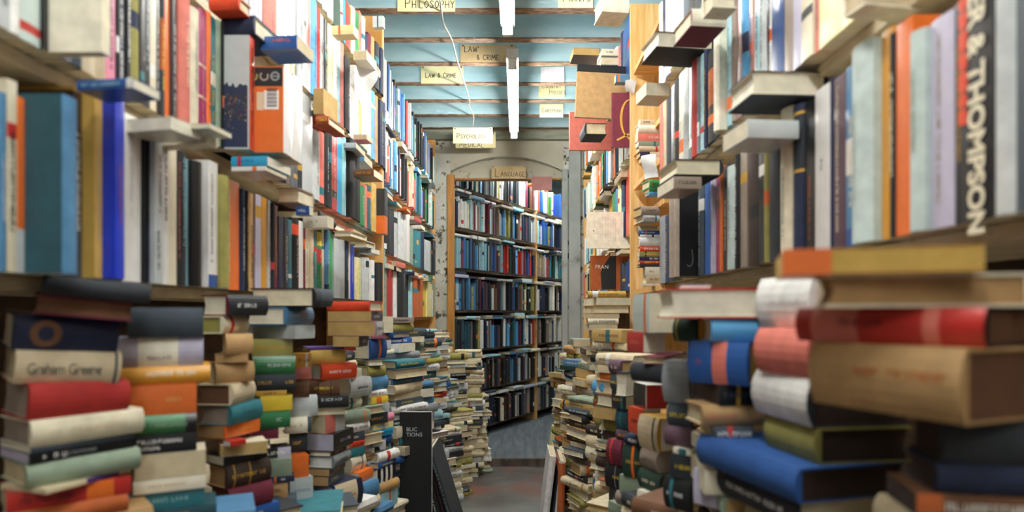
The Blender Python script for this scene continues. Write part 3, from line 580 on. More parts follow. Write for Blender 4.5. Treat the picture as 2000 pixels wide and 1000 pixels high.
# seventh and on: generated, tops as seen
def ptop(px, py, Z): return CH+(CY-py)/F*Z
for (px, py, Z, th, pal) in [(722,655,2.5,56,PL), (772,620,2.62,56,PL), (790,700,2.5,56,PL), (800,640,2.95,56,PL), (828,640,3.3,56,PL), (852,650,3.75,56,PL), (815,745,2.95,56,PL), (845,735,3.35,56,PL), (862,662,4.25,55,PL), (872,740,3.9,52,PL)]:
    p = at(px, py, Z); auto_pile(p.x-.03, p.y, p.z, 0, pal, 'far pile', -1, th)
for (px, py, Z, th, n_) in [(918,683,4.42,8,0), (884,690,4.25,30,1), (930,770,4.52,10,2), (890,800,3.95,40,3), (866,835,3.6,40,4)]:
    p = at(px, py, Z); auto_pile(p.x, p.y, p.z, 0 if n_ > 2 else 0.05*0, ['paper','cream','beige','palegrey','sage','slate','charcoal','olive','white'], 'doorway pile', -1, th, size=.95)
# ------------------------------------------------------------------ piles, pine side
pile('frontmost pile', 1, 60, .68, [
 (None,1532,1925,488,536,'r','amber',dict(Z=.60,th=-18,hard=False,page='ochre',title=[],orange=1,H_=1)),
 (1590,1612,2010,532,600,'l','cream',dict(Z=.60,th=-12,hard=True,page='tan')),
 (1560,1928,2040,583,680,'L','red',dict(Z=.545,th=80,hard=True,jacket=1,board='black',page='brown',title=[(.28,.55,.3,'maroon',.1)],bands=[(.1,.38,'salmon'),(.72,.8,'salmon')])),
 (1590,1888,2040,700,832,'L','tan',dict(Z=.535,th=70,hard=True,title=[(.35,.5,.18,'rust',.1),(.55,.9,.18,'rust',.1)],bands=[],page='brown',round=1.2)),
 (None,1838,2100,834,905,'R','charcoal',dict(Z=.585,th=-12,hard=True,title=[],page='dkbrown')), (None,1828,2100,905,962,'R','navy',dict(Z=.585,th=-12,hard=True,title=[],page='dkbrown')), (None,1790,2060,962,1010,'R','brown',dict(Z=.585,th=-12,hard=False,page='dkbrown',bands=[(0,.2,'rust')]))])
pile('second pile', 1, 56, .80, [
 (1487,1592,1700,535,642,'L','white',dict(Z=.84,th=60,hard=True,title=[(.3,.8,.12,'palegrey',0)],bands=[],page='cream',round=1.4)),
 (1483,1590,1700,648,740,'L','salmon',dict(hard=True,title=[],bands=[],page='brown',round=1.4,pinkish=1)),
 (1478,1588,1780,742,836,'L','white',dict(hard=True,title=[],bands=[],board='charcoal',page='dkbrown',round=1.3)),
 (1500,1600,1780,840,908,'L','olive',dict(th=52,hard=True,title=[],bands=[],page='dkbrown')),
 (1367,1562,1770,908,985,'L','blue',dict(th=60,Z=.78,hard=True,title=[],bands=[],page='dkbrown',side=1,vary=0)),
 (1400,1560,1750,985,1040,'L','charcoal',dict(hard=True))])
pile('third pile', 1, 0, .98, [
 (None,1330,1388,556,566,'r','ltblue',dict(Z=1.05,th=-10,hard=False,page='white')),
 (1283,1306,1487,575,622,'l','salmon',dict(th=-6,hard=True,board='red',page='ivory')),
 (None,1388,1491,622,667,'R','ltblue',dict(hard=True,jacket=1,th=-4,title=[],bands=[],vary=0)),
 (1347,1463,1500,672,755,'L','blue',dict(Z=.95,th=78,hard=True,jacket=1,title=[(.12,.2,.3,'red',0)],bands=[(.42,.66,'salmon')],page='ochre',vary=0)),
 (1352,1404,1491,756,792,'R','black',dict(th=4,hard=False,title=[(.1,.9,.4,'slate',0)],page='dkbrown')),
 (None,1370,1492,793,832,'R','tan',dict(th=6,hard=True,title=[(.1,.5,.3,'salmon',0)],bands=[])),
 (1362,1392,1470,832,862,'R','slate'), (1350,1380,1460,862,890,'R','cream')])
pile('second rank beside the vermilion-topped hardback', 1, 0, 1.12, [(1318,1362,1386,622,668,'L','dkgreen',dict(th=70,hard=True,page='ochre',title=[],bands=[(.1,.2,'olive')]))], floor=False)
pile('fourth pile', 1, 45, 1.27, [
 (1237,1268,1330,572,650,'L','mint',dict(th=30,hard=False,title=[],page='cream')),
 (1225,1256,1300,650,690,'L','red',dict(th=50,hard=False,title=[(.2,.8,.2,'salmon',0)],page='ivory',Z=1.3)),
 (1254,1298,1340,668,712,'l','maroon',dict(th=62,hard=True,page='beige',Z=1.2)),
 (1235,1312,1360,712,752,'L','charcoal',dict(th=68,hard=True,title=[],page='taupe',Z=1.18)),
 (1298,1350,1372,706,790,'L','grey',dict(th=62,hard=True,title=[],bands=[],page='taupe',Z=1.12,free=True,round=1.4)),
 (1306,1352,1372,790,836,'L','slate',dict(th=60,hard=True,page='ivory',Z=1.12)),
 (1300,1352,1368,838,875,'L','plum',dict(th=60,Z=1.12)),
 (1315,1352,1372,875,892,'L','ivory',dict(th=60,Z=1.1,hard=False,bands=[(.3,.7,'teal')])),
 (1308,1356,1372,892,940,'L','charcoal',dict(th=60,Z=1.1,hard=False,page='palegrey')),
 (1300,1352,1380,940,1004,'L','black',dict(th=60,Z=1.1))])
pile('fifth pile', 1, 48, 1.45, [
 (1200,1222,1262,728,776,'l','black',dict(th=46,hard=True,page='ivory',Z=1.6)),
 (1238,1262,1302,752,800,'L','black',dict(th=40,hard=False,page='red',title=[],board='white')),
 (1228,1256,1290,800,852,'L','redorange',dict(th=50,hard=False)),
 (1250,1288,1328,818,884,'L','beige',dict(th=56,hard=True,board='gold',page='ivory',title=[],Z=1.36,free=True)),
 (1254,1286,1322,886,925,'L','taupe',dict(th=56,hard=True,page='taupe',Z=1.36)),
 (1250,1292,1335,926,968,'L','dkgreen',dict(th=54,hard=True,page='brown',Z=1.34)),
 (1245,1296,1335,968,1003,'L','ivory',dict(th=54,Z=1.32,hard=False))])
pile('inner fifth pile', 1, 50, 1.5, [(1222,1252,1270,852,874,'L','navy',dict(th=55)), (1218,1262,1280,874,938,'L','dkgreen',dict(th=60,hard=True)), (1210,1262,1290,938,975,'L','sage'), (1205,1250,1290,975,1003,'L','taupe')])
pile('low pile near the camera', 1, 62, 1.0, [(1355,1432,1470,932,1004,'L','lilac',dict(hard=False,title=[(.3,.6,.1,'grey',0)],page='cream',th=66,Z=.98)), (1390,1470,1500,1004,1030,'L','cream')])
pile('sixth pile', 1, 40, 2.0, [
 (1172,1186,1200,700,745,'L','blue',dict(hard=False,title=[])), (1160,1180,1205,745,775,'L','ltblue',dict(hard=True,title=[])), (1168,1180,1215,776,800,'l','charcoal',dict(hard=True)), (1166,1174,1206,802,848,'l','navy',dict(th=18,hard=True,page='ivory')), (1166,1174,1205,850,882,'l','navy',dict(th=18,hard=True,page='ivory')), (1162,1178,1202,884,922,'l','black',dict(hard=True,page='cream')), (1163,1186,1215,922,960,'L','white',dict(hard=False)), (1160,1184,1220,960,1003,'L','palegrey')])
pile('inner sixth pile', 1, 50, 1.72, [(1192,1214,1236,705,732,'L','plum',dict(hard=True)), (1195,1216,1236,732,765,'L','slate',dict(hard=True)), (1195,1222,1240,765,800,'L','charcoal'), (1205,1228,1245,800,842,'L','dkteal'), (1205,1226,1240,842,862,'L','plum'), (1188,1216,1235,864,912,'L','maroon',dict(hard=True,title=[],round=1.5)), (1184,1222,1245,914,960,'L','black',dict(hard=True,bands=[(.5,.54,'grey')])), (1190,1228,1250,960,1003,'L','charcoal')])
pile('buff pile', 1, 4, 2.62, [(1143,1148,1222,568,581,'R','ochre',dict(hard=True,page='cream')), (1140,1165,1232,582,596,'r','oldpaper'), (1140,1160,1230,596,612,'r','oldpaper'), (1142,1146,1210,612,622,'r','tan'), (1144,1148,1208,622,633,'R','cream'), (1142,1150,1206,633,645,'r','palegrey'), (1150,1158,1210,645,662,'R','brown'), (1152,1158,1205,662,680,'R','ochre')], pal=['paper','oldpaper','tan','cream','ochre','brown','beige'])
for (px, py, Z, th) in [(1128,660,3.35,10), (1112,690,3.9,10), (1150,680,2.9,10), (1125,700,3.05,25), (1105,720,3.6,25), (1100,780,4.2,20), (1140,775,2.75,30), (1200,640,2.15,35), (1210,690,2.0,40), (1118,790,3.15,25)]:
    p = at(px, py, Z); auto_pile(p.x+.03, p.y, p.z, 0, PR, 'far pile', 1, th)
# ------------------------------------------------------------------ books shown cover-first on the pine side
def special(M, H, D, T, col, zone, label, **o):
    o.setdefault('hard', True); o.setdefault('title', []); o.setdefault('bands', [])
    return add_book(M, H, D, T, col, zone, label=label, force=1, side=1, **o)
def stand_r(px, pyb, Z, H, D, T, col, label, tilt=0, **o):
    p = at(px, pyb, Z); M = frame((0, 0, 1), (1, 0, 0), p)
    M = Matrix.Translation(p) @ Matrix.Rotation(math.radians(tilt), 4, 'Y') @ Matrix.Translation(-p) @ M
    return special(M, H, D, T, col, ('special', 'x', 1), label, **o)
stand_r(1124, 228, 2.97, .245, .235, .02, 'tan', 'kraft-brown pad with a black top strip, sticking out of the pine-side shelves', tilt=3, bands=[(.86, 1, 'black')], bandall=1)
stand_r(1113, 293, 3.35, .20, .22, .02, 'salmon', 'plain salmon-red volume sticking out below the kraft-brown pad')
stand_r(1197, 287, 2.862, .243, .15, .022, 'maroon', 'dark red hardback with a gold sickle on its cover, beside the pine post', col_='x', sickle=1, vary=0)
stand_r(1147, 485, 3.02, .172, .22, .015, 'ivory', 'pale cover with faint handwriting-like columns, sticking out beside the amber spines', scribble=1)
stand_r(1155, 566, 3.10, .165, .21, .02, 'rust', 'orange and black book with white capitals on its cover, on the pine side', fran=1)
0 and stand_r(1119, 410, 3.6, .16, .2, .02, 'white', 'white-covered book sticking out of the pine-side case near the doorway')
p_ = at(782, 1040, 2.42)
special(frame((0, 0, 1), (1, 0, 0), p_), .455, .118, .022, 'black', ('special', 'x', -1), 'tall black volume with silver capitals standing cover-out among the plaster-side piles', page='white', public=1)
def leaner(px, py_top, Z, H, T, D, col, lean, label, pyb=None, **o):
    """spine toward the camera, foot on the floor, leaning about the aisle axis"""
    zf = 0.0; p = Vector(((px-CX)/F*Z, Z, zf)); a = math.radians(lean)
    M = Matrix.Translation(p) @ Matrix.Rotation(a, 4, 'Y') @ frame((0, 0, 1), (0, 1, 0), Vector((0, 0, 0)))
    return special(M, H, D, T, col, ('special', 'x', 1), label, **o)
leaner(911, 870, 2.86, .53, .022, .3, 'charcoal', -17, 'outermost of the tall dark volumes leaning on the plaster-side piles', title=[(.3, .9, .4, 'grey', 0)])
leaner(899, 870, 2.88, .52, .024, .3, 'black', -16, 'tall black volume with reddish lettering leaning between two dark ones', title=[(.2, .8, .4, 'maroon', 0)])
leaner(885, 870, 2.84, .53, .028, .3, 'black', -15, 'tall black volume with white spine lettering leaning on the floor by the plaster side', title=[(.05, .7, .5, 'palegrey', 0)])
leaner(1062, 880, 2.90, .47, .03, .26, 'white', 7, 'outermost white album leaning at the foot of the pine-side piles', title=[])
leaner(1076, 880, 2.89, .45, .018, .26, 'black', 7, 'thin black album between two pale ones at the foot of the pine-side piles')
leaner(1085, 880, 2.86, .455, .026, .26, 'palegrey', 6, 'pale grey album leaning between the black one and the rust-coloured one', title=[])
leaner(1098, 880, 2.84, .45, .030, .26, 'rust', 2, 'rust-coloured album standing innermost in the leaning row on the floor', title=[])
leaner(1068, 840, 3.8, .42, .016, .24, 'paleyellow', 8, 'thin pale yellow album leaning farther along the pine side, near the doorway')
leaner(1074, 840, 3.8, .41, .016, .24, 'charcoal', 8, 'thin charcoal album leaning behind the pale yellow one near the doorway')
# ------------------------------------------------------------------ back room shelves
BPt = Vector((-.49, 5.15, 0)); Bd = Vector((.474, .880, 0)).normalized(); Bn = Vector((-Bd.y, Bd.x, 0))
BLV = [-.98, -.65, -.31, .02, .36, .69, 1.02]
for i, b_ in enumerate(BLV):
    Z = -.1
    pal = BP if i > 1 else ['black', 'charcoal', 'navy', 'dkbrown', 'maroon', 'slate', 'palegrey', 'steel', 'cream', 'plum', 'taupe', 'black']
    fill(-1, b_, 0, -.1, 1.42, pal, 'language shelves', hm=.225, frm=(BPt, Bd, Bn), vis=.8)
    fill(-1, b_, 0, 1.44, 2.4, (['palegrey', 'white', 'cream', 'black', 'ivory', 'taupe', 'navy'] if i in (1, 2, 3) else ['blue', 'royal', 'white', 'redorange', 'aqua', 'lilac', 'green'] if i == 6 else BP), 'language shelves', hm=.215, frm=(BPt, Bd, Bn), vis=.8)
    if i > 0: lying(-1, CH+b_-.0225-.055, 0, -.05, 2.3, ['palegrey', 'aqua', 'white', 'cream', 'steel', 'slate', 'navy', 'lilac', 'taupe'], 'language shelves', CH+b_-.02, frm=(BPt, Bd, Bn), dens=.9, prot=.04)

# ------------------------------------------------------------------ lettering helpers
STR = {'A':[[(0,0),(.4,1),(.8,0)],[(.15,.38),(.65,.38)]],'B':[[(0,0),(0,1),(.5,.95),(.6,.75),(.45,.55),(0,.52)],[(.45,.52),(.7,.28),(.5,.02),(0,0)]],'C':[[(.7,.85),(.4,1),(.08,.75),(.03,.35),(.3,0),(.7,.12)]],'D':[[(0,0),(0,1),(.45,.9),(.68,.5),(.45,.08),(0,0)]],
'E':[[(.6,1),(0,1),(0,0),(.62,0)],[(0,.52),(.5,.52)]],'F':[[(.6,1),(0,1),(0,0)],[(0,.52),(.5,.52)]],'G':[[(.68,.88),(.35,1),(.05,.6),(.1,.2),(.4,0),(.66,.15),(.66,.42),(.4,.42)]],'H':[[(0,0),(0,1)],[(.62,0),(.62,1)],[(0,.5),(.62,.5)]],'I':[[(.12,0),(.12,1)]],
'L':[[(0,1),(0,0),(.55,0)]],'M':[[(0,0),(.05,1),(.4,.3),(.75,1),(.82,0)]],'N':[[(0,0),(0,1),(.62,0),(.62,1)]],'O':[[(.35,1),(.05,.7),(.05,.3),(.35,0),(.65,.3),(.65,.7),(.35,1)]],'P':[[(0,0),(0,1),(.5,.95),(.6,.72),(.45,.5),(0,.47)]],
'R':[[(0,0),(0,1),(.5,.95),(.58,.72),(.45,.52),(0,.5),(.6,0)]],'S':[[(.6,.88),(.3,1),(.05,.78),(.3,.55),(.6,.3),(.35,0),(.02,.1)]],'T':[[(0,1),(.7,1)],[(.35,1),(.35,0)]],'U':[[(0,1),(.03,.2),(.33,0),(.6,.2),(.63,1)]],'V':[[(0,1),(.33,0),(.66,1)]],'W':[[(0,1),(.2,0),(.45,.8),(.7,0),(.9,1)]],
'Y':[[(0,1),(.33,.5)],[(.68,1),(.33,.5),(.28,0)]],'&':[[(.65,.1),(.2,.75),(.3,.95),(.45,.8),(.1,.35),(.2,.05),(.45,.05),(.65,.4)]],"'":[[(.1,1),(.06,.75)]]}
def write(mb, text, x, z, h, th, y, big=1.0, gap=.28, wide=.8):
    """pen strokes in the xz plane facing -y; the first letter of every word is `big` times taller"""
    start = True
    for ch in text:
        if ch == ' ': x += h*.55; start = True; continue
        k = h*(big if start else 1); start = False; wmax = 0
        for st in STR[ch]:
            for (a, b) in zip(st, st[1:]):
                A = Vector((x+a[0]*k*wide, y, z+a[1]*k)); B = Vector((x+b[0]*k*wide, y, z+b[1]*k)); d = (B-A).normalized(); n = Vector((-d.z, 0, d.x))*th/2; A -= d*th*.3; B += d*th*.3
                mb.add([A-n, B-n, B+n, A+n], [(0, 1, 2, 3)])
            wmax = max(wmax, max(p[0] for p in st))
        x += (wmax+gap)*k*wide
    return x
def font_mesh(name, text, size, mat, parent, M, spacing=1.0, fat=0.0, sx=1.0):
    cu = bpy.data.curves.new('t', 'FONT'); cu.body = text; cu.size = size; cu.space_character = spacing; cu.offset = fat; cu.resolution_u = 3
    ob = bpy.data.objects.new('t', cu); COL.objects.link(ob); dg = bpy.context.evaluated_depsgraph_get(); me = bpy.data.meshes.new_from_object(ob.evaluated_get(dg))
    bpy.data.objects.remove(ob); me.name = name; me.materials.clear(); me.materials.append(mat)
    o = bpy.data.objects.new(name, me); COL.objects.link(o); o.parent = parent; o.matrix_local = M @ Matrix.Diagonal((sx, 1, 1, 1)); return o
def flat(name, c, rough=.6):
    m, t, b, N, L = nt(name); b.inputs['Base Color'].default_value = RGB[c]; b.inputs['Roughness'].default_value = rough
    nz = N('ShaderNodeTexNoise'); nz.inputs['Scale'].default_value = 40; mr = N('ShaderNodeMapRange'); mr.inputs[3].default_value = rough-.1; mr.inputs[4].default_value = rough+.1
    L(nz.outputs[0], mr.inputs[0]); L(mr.outputs[0], b.inputs['Roughness']); return m
INKC = {k: flat('print_'+k, k) for k in ('cream', 'redorange', 'palegrey', 'white', 'charcoal', 'gold', 'black', 'navy', 'rust', 'grey', 'brown', 'lilac')}
def decor(s, root):
    H, D, T = s['H'], s['D'], s['T']
    def face(z, out): # cover plane z, x up, y deep
        mb = MB(); return mb
    if s.get('thompson'):
        zf = -.0032
        R_ = Matrix(((0, -0.0, 0, 0), (0, 0, 0, 0), (0, 0, 0, 0), (0, 0, 0, 1)))
        def spineM(x, z, y): m = Matrix((Vector((-1, 0, 0)), Vector((0, 0, -1)), Vector((0, -1, 0)))).transposed().to_4x4(); m.translation = (x, y, z); return m
        font_mesh('title_lettering', 'TER & THOMPSON', .034, INKC['cream'], root, spineM(H-.002, T*.66, -.0028), 1.0, .0012, 1.0)
        font_mesh('title_lettering', 'IIHIIHIIIHIIHIIIHIHIII', .017, INKC['redorange'], root, spineM(H-.02, T*.97, -.0024), 1.0, .0012, 1.0)
    if s.get('greene'):
        m = Matrix((Vector((1, 0, 0)), Vector((0, 0, 1)), Vector((0, -1, 0)))).transposed().to_4x4(); m.translation = (H*.1, -.0075, T*.32)
        font_mesh('title_lettering', 'Graham Greene', T*.46, INKC['charcoal'], root, m, .9, 0, .7)
    if s.get('medal'):
        mb = MB()
        for q, (r, k) in enumerate(((.5, 'brown'), (.34, 'navy'))):
            vs = []
            for i in range(24):
                a = 2*math.pi*i/24; z = T/2+math.sin(a)*T*.38*(1 if q == 0 else .55); x = H*.29+math.cos(a)*T*.38*(1 if q == 0 else .5)
                vs.append((x, -.0078-q*.0006, z))
            mb.add(vs, [tuple(range(24))], RGB[k], 3)
        mb.obj('round_emblem', MATS, root, attrs=True).matrix_parent_inverse.identity()
    if s.get('castle'):
        mb = MB(); rr = random.Random(3); z = T+.0004; n = 22; top = []
        for i in range(n+1): top.append((H*(.56+rr.uniform(-.02, .03)), .004+(D*.75)*i/n, z))
        for i in range(n): mb.add([(0.004, top[i][1], z), top[i], top[i+1], (.004, top[i+1][1], z)], [(0, 1, 2, 3)], RGB['navy'], 3)
        for i in range(190):
            x = H*rr.triangular(.08, .54, .45); y = .006+D*.7*rr.random(); r = rr.uniform(.0008, .0034); vs = [(x+math.cos(a)*r*rr.uniform(.6, 1.4), y+math.sin(a)*r*rr.uniform(.5, 1), z+.0002+i*2e-6) for a in [k*1.05 for k in range(6)]]
            mb.add(vs, [tuple(range(6))], RGB[rr.choice(('brown', 'brown', 'slate', 'charcoal', 'dkbrown', 'charcoal', 'taupe'))], 3)
        mb.obj('cover_picture', MATS, root, attrs=True)
    if s.get('barcode'):
        mb = MB(); z = T+.0004; q = .008
        def rect(x0, x1, y0, y1, c, dz=0): mb.add([(x0, y0, z+dz), (x0, y1, z+dz), (x1, y1, z+dz), (x1, y0, z+dz)], [(0, 1, 2, 3)], RGB[c], 3)
        rect(H*.77, H-.002, .002, D*.95, 'black'); rect(H*.5, H*.72, .010, .042, 'white', .0002); rect(H*.49, H*.70, .043, .058, 'beige', .0002)
        for i in range(15): rect(H*.53+i*.0028, H*.53+i*.0028+(.0012 if i % 3 else .0019), .014, .036, 'charcoal', .0004)
        for i, cc in enumerate(('grey', 'taupe', 'olive')):
            yc = .018+i*.024; xc = H*.885
            for k in range(16 if i == 0 else 12):
                a0 = 2*math.pi*k/16+.6; a1 = a0+2*math.pi/16
                mb.add([(xc+math.cos(a0)*.0065, yc+math.sin(a0)*.0065, z+.0003), (xc+math.cos(a0)*.0105, yc+math.sin(a0)*.0105, z+.0003), (xc+math.cos(a1)*.0105, yc+math.sin(a1)*.0105, z+.0003), (xc+math.cos(a1)*.0065, yc+math.sin(a1)*.0065, z+.0003)], [(0, 1, 2, 3)], RGB[cc], 3)
            if i == 0: rect(xc-.0015, xc+.0015, yc-.008, yc+.008, cc, .0003)
        mb.obj('cover_print', MATS, root, attrs=True)
    if s.get('jay'):
        mb = MB(); z = -.0006; pts = [(.075, .034), (.06, .036), (.042, .037), (.03, .033), (.027, .026), (.032, .021)]
        for a, b in zip(pts, pts[1:]):
            d = Vector((b[0]-a[0], b[1]-a[1])).normalized(); n = Vector((-d.y, d.x))*.0012
            mb.add([(a[0]-n.x, a[1]-n.y, z), (b[0]-n.x, b[1]-n.y, z), (b[0]+n.x, b[1]+n.y, z), (a[0]+n.x, a[1]+n.y, z)], [(0, 1, 2, 3)], RGB['grey'], 3)
        mb.obj('cover_mark', MATS, root, attrs=True)
    if s.get('sickle'):
        mb = MB(); z = -.0006; cx_, cy_ = H*.52, .076
        N_ = 18; o_ = []; i_ = []
        for k in range(N_+1):
            a = math.radians(-15+k*(215/N_)); t = k/N_; wd = .002+.009*math.sin(math.pi*min(1, t*1.05))
            # angle measured from the tip (up) over the far side down to the handle
            x = cx_+math.cos(a)*H*.36; y = cy_-math.sin(a)*.045
            o_.append((x, y, z)); i_.append((x-math.cos(a)*wd, y+math.sin(a)*wd, z))
        for k in range(N_): mb.add([o_[k], o_[k+1], i_[k+1], i_[k]], [(0, 1, 2, 3)], RGB['gold'], 3)
        for (a, b, wd) in (((.058, .072), (.030, .018), .0045), ((.055, .055), (.028, .082), .0035)):
            A = Vector((*a, z-.0002)); B = Vector((*b, z-.0002)); d = (B-A).normalized(); n = Vector((-d.y, d.x, 0))*wd; mb.add([A-n, B-n, B+n, A+n], [(0, 1, 2, 3)], RGB['gold'], 3)
        mb.obj('cover_emblem', MATS, root, attrs=True)
    if s.get('scribble'):
        mb = MB(); rr = random.Random(5); z = -.0005
        for y in (.05, .06, .07, .085, .093, .101, .109, .117, .125, .133):
            x = .03
            while x < H-.03:
                l = rr.uniform(.003, .012); mb.add([(x, y, z), (x+l, y+rr.uniform(-.0006, .0006), z), (x+l, y+.0009, z), (x, y+.0009, z)], [(0, 1, 2, 3)], RGB['grey'], 3); x += l+rr.uniform(.001, .004)
        mb.add([(H*.48+.003*math.cos(a), .03+.003*math.sin(a), z) for a in [k*.785 for k in range(8)]], [tuple(range(8))], RGB['charcoal'], 3)
        mb.obj('cover_print', MATS, root, attrs=True)
    if s.get('fran'):
        m = Matrix((Vector((0, 1, 0)), Vector((1, 0, 0)), Vector((0, 0, -1)))).transposed().to_4x4(); m.translation = (H*.62, .018, -.0006)
        mb = MB(); z = -.0004; mb.add([(.002, .05, z), (H*.5, .045, z), (H*.72, .06, z), (H-.002, .09, z), (H-.002, .12, z), (.002, .12, z)], [(0, 1, 2, 3, 4, 5)], RGB['black'], 3); mb.obj('cover_picture', MATS, root, attrs=True)
        font_mesh('title_lettering', 'FRAN', .026, INKC['white'], root, m)
    if s.get('public'):
        for tx, xx, yy in (('BLIC', H-.072, .022), ('TIONS', H-.092, .022)):
            m = Matrix((Vector((0, 1, 0)), Vector((1, 0, 0)), Vector((0, 0, -1)))).transposed().to_4x4(); m.translation = (xx, yy, -.0006)
            font_mesh('title_lettering', tx, .021, INKC['palegrey'], root, m)
    if s.get('orange'):
        mb = MB(); mb.box((H-.040, D-.02, -.0005), (H+.0008, D+.0008, T+.0006), RGB['orange'], 3); mb.obj('orange_wrapper', MATS, root, attrs=True)['label'] = 'orange cover end'

# ------------------------------------------------------------------ turn the list into things
BK = [s for s in BK if s['area'] > 0 or s['M'].translation.y > .3]
for s in BK:
    if s.get('force') or s.get('label'): s['area'] = max(s['area'], 2000) 
BK.sort(key=lambda s: -s['area'])
IND = BK[:300]; REST = BK[300:]
print('BOOKS', len(BK), 'smallest individual', IND[-1]['area'])
SD = {-1: 'plaster side', 1: 'pine side'}
groups = {}
for s in BK:
    kind, zn, sd = s['zone']
    if kind != 'special': groups.setdefault(s['zone']+(s.get('pid', 0),), []).append(s)
for z, g in groups.items(): g.sort(key=lambda s: s['order'])
for z, g in groups.items():
    for i, s in enumerate(g):
        s['p'] = g[i-1] if i else None; s['n'] = g[i+1] if i+1 < len(g) else None
LABELS_ = 0
def desc(s, lv):
    c = cn(s['col']); b = 'hardback' if s['hard'] else 'paperback'
    if lv and s['T'] > .04: c = 'thick '+c
    elif lv and s['T'] < .016: c = 'thin '+c
    return c+' '+b
def mk(s, lv):
    kind, zn, sd = s['zone']; p = cn(s['p']['col']) if s.get('p') else None; n = cn(s['n']['col']) if s.get('n') else None
    place = zn.replace('tops of the ', 'on the ')+', '+SD[sd]
    if kind == 'row':
        if 'top' in zn: 
            return desc(s, lv)+' lying '+('flat ' if not zn.startswith('tops') else '')+place.replace('shelf top', 'shelf row').replace('beyond top', 'beyond')
        t = 'between '+p+' and '+n if p and n else 'next to '+(p or n or 'the upright')
        return desc(s, lv)+' '+t+', '+place
    if 'tops of' in zn:
        c = [q for q in BK if q['zone'][0] == 'row' and q['zone'][2] == sd and 'top' not in q['zone'][1] and q['ctr'].z < s['ctr'].z and abs(q['ctr'].z-s['ctr'].z) < .3]
        u = min(c, key=lambda q: abs(q['ctr'].y-s['M'].translation.y))
        return desc(s, lv)+' lying above the '+cn(u['col'])+' spine, '+place.replace('on the', 'on')
    t = ('under '+n+', over '+p) if p and n else ('topmost, over '+p if p else 'under '+(n or 'others'))
    return desc(s, lv)+' '+t+', '+place
for s in IND:
    if not s.get('label'): s['label'] = mk(s, 0)
def dups():
    d = {}
    for s in IND: d.setdefault(s['label'].lower(), []).append(s)
    return [v for v in d.values() if len(v) > 1]
for v in dups():
    for s in v:
        if s['zone'][0] != 'special': s['label'] = mk(s, 1)
OR = ['', 'second ', 'third ', 'fourth ', 'fifth ', 'sixth ', 'seventh ', 'eighth ', 'ninth ', 'tenth ']
for v in dups():
    v.sort(key=lambda s: (round(s['ctr'].y, 1), -s['ctr'].z) if s['zone'][0] == 'row' else (-s['ctr'].z, 0))
    up = s['zone'][0] == 'pile'
    if v[0]['zone'][0] == 'pile':
        for i, s in enumerate(v): s['label'] += ', '+(['upper of two', 'lower of two'][i] if len(v) == 2 else ('topmost' if i == 0 else OR[i]+'down')+' of its kind')
    else:
        for i, s in enumerate(v): s['label'] += ', '+(['nearer the camera', 'nearer the doorway'][i] if len(v) == 2 else 'camera-most such' if i == 0 else OR[i]+'such from camera')
long_ = [s['label'] for s in IND if len(s['label'].replace('-', ' ').split()) > 16]

print('LONG', len(long_), long_[:5], 'DUP', len(dups()))
rowgroup = lambda s: ('books on the '+s['zone'][1].replace(' top', '').replace('tops of the ', '')+', '+SD[s['zone'][2]]) if s['zone'][0] == 'row' else 'books in the '+s['zone'][1]+', '+SD[s['zone'][2]] if s['zone'][0] == 'pile' else 'books shown cover-first or leaning'
for s in IND:
    mb, pb, tb = book_meshes(s)
    root = empty('book', s['M']); tag(root, s['label'], 'book', rowgroup(s))
    for nm, b_ in (('cover', mb), ('page_block', pb), ('title_lettering', tb)):
        if b_ is None or not b_.v: continue
        o = b_.obj(nm, MATS, root, None, attrs=True)
    decor(s, root)
big = MB()
for s in REST:
    s['area'] = min(s['area'], 400 if s['area'] > 250 else 0)
    for b_ in book_meshes(s):
        if b_ is None: continue
        M = s['M']; big.add([M @ Vector(p) for p in b_.v], [], lay=b_.lay) if False else None
        o = len(big.v); big.v += [tuple(M @ Vector(p)) for p in b_.v]; big.lay += b_.lay
        big.f += [tuple(o+k for k in f) for f in b_.f]; big.m += b_.m; big.c += b_.c
o = big.obj('books', MATS, attrs=True); tag(o, 'all the smaller books packed on the shelves, in the far piles and beyond the doorway', 'books', None, 'stuff')

# ------------------------------------------------------------------ bookcases
def bookcase(label, X0, X1, Y0, Y1, levels, upr, m_shelf, m_up, zt=1.36, th=.02, extra=None, side=-1):
    root = empty('bookcase', T3((X0+X1)/2, (Y0+Y1)/2, 0)); tag(root, label, 'bookcase', 'bookcases lining the shop')
    off = Vector(((X0+X1)/2, (Y0+Y1)/2, 0))
    def bx(nm, a, b, m):
        q = MB(); q.box(tuple(Vector(a)-off), tuple(Vector(b)-off)); return q.obj(nm, m, root)
    for l in levels: bx('shelf', (X0+(.012 if side < 0 else .04), Y0+.02, CH+l-th-.0015), (X1-(.04 if side < 0 else .012), Y1-.02, CH+l-.0015), m_shelf)
    for y in upr: bx('upright', (X0, y, 0), (X1, y+.02, CH+zt), m_up)
    bk = X0-.0 if side < 0 else X1
    bx('back_panel', (X0-.012 if side < 0 else X1, Y0, 0), (X0 if side < 0 else X1+.012, Y1, CH+zt), WOODD)
    return root
bookcase('long bookcase of pale painted planks on the plaster side, nearest the camera', -.88, -.625, -.6, 2.955, LL+[-.4, -.75], (-.6, 2.935), WOODW, PINE)
bookcase('farther bookcase on the plaster side, ending at the peeling pier', -.88, -.625, 2.96, 4.84, L2+[-.4, -.75], (2.96, 4.82), PINE, PINE)
bookcase('long bookcase on the pine side nearest the camera, its planks crowded with lying books', .495, .75, -.6, 2.20, RL+[-.4, -.75], (-.6,), WOODW, PINE, side=1)
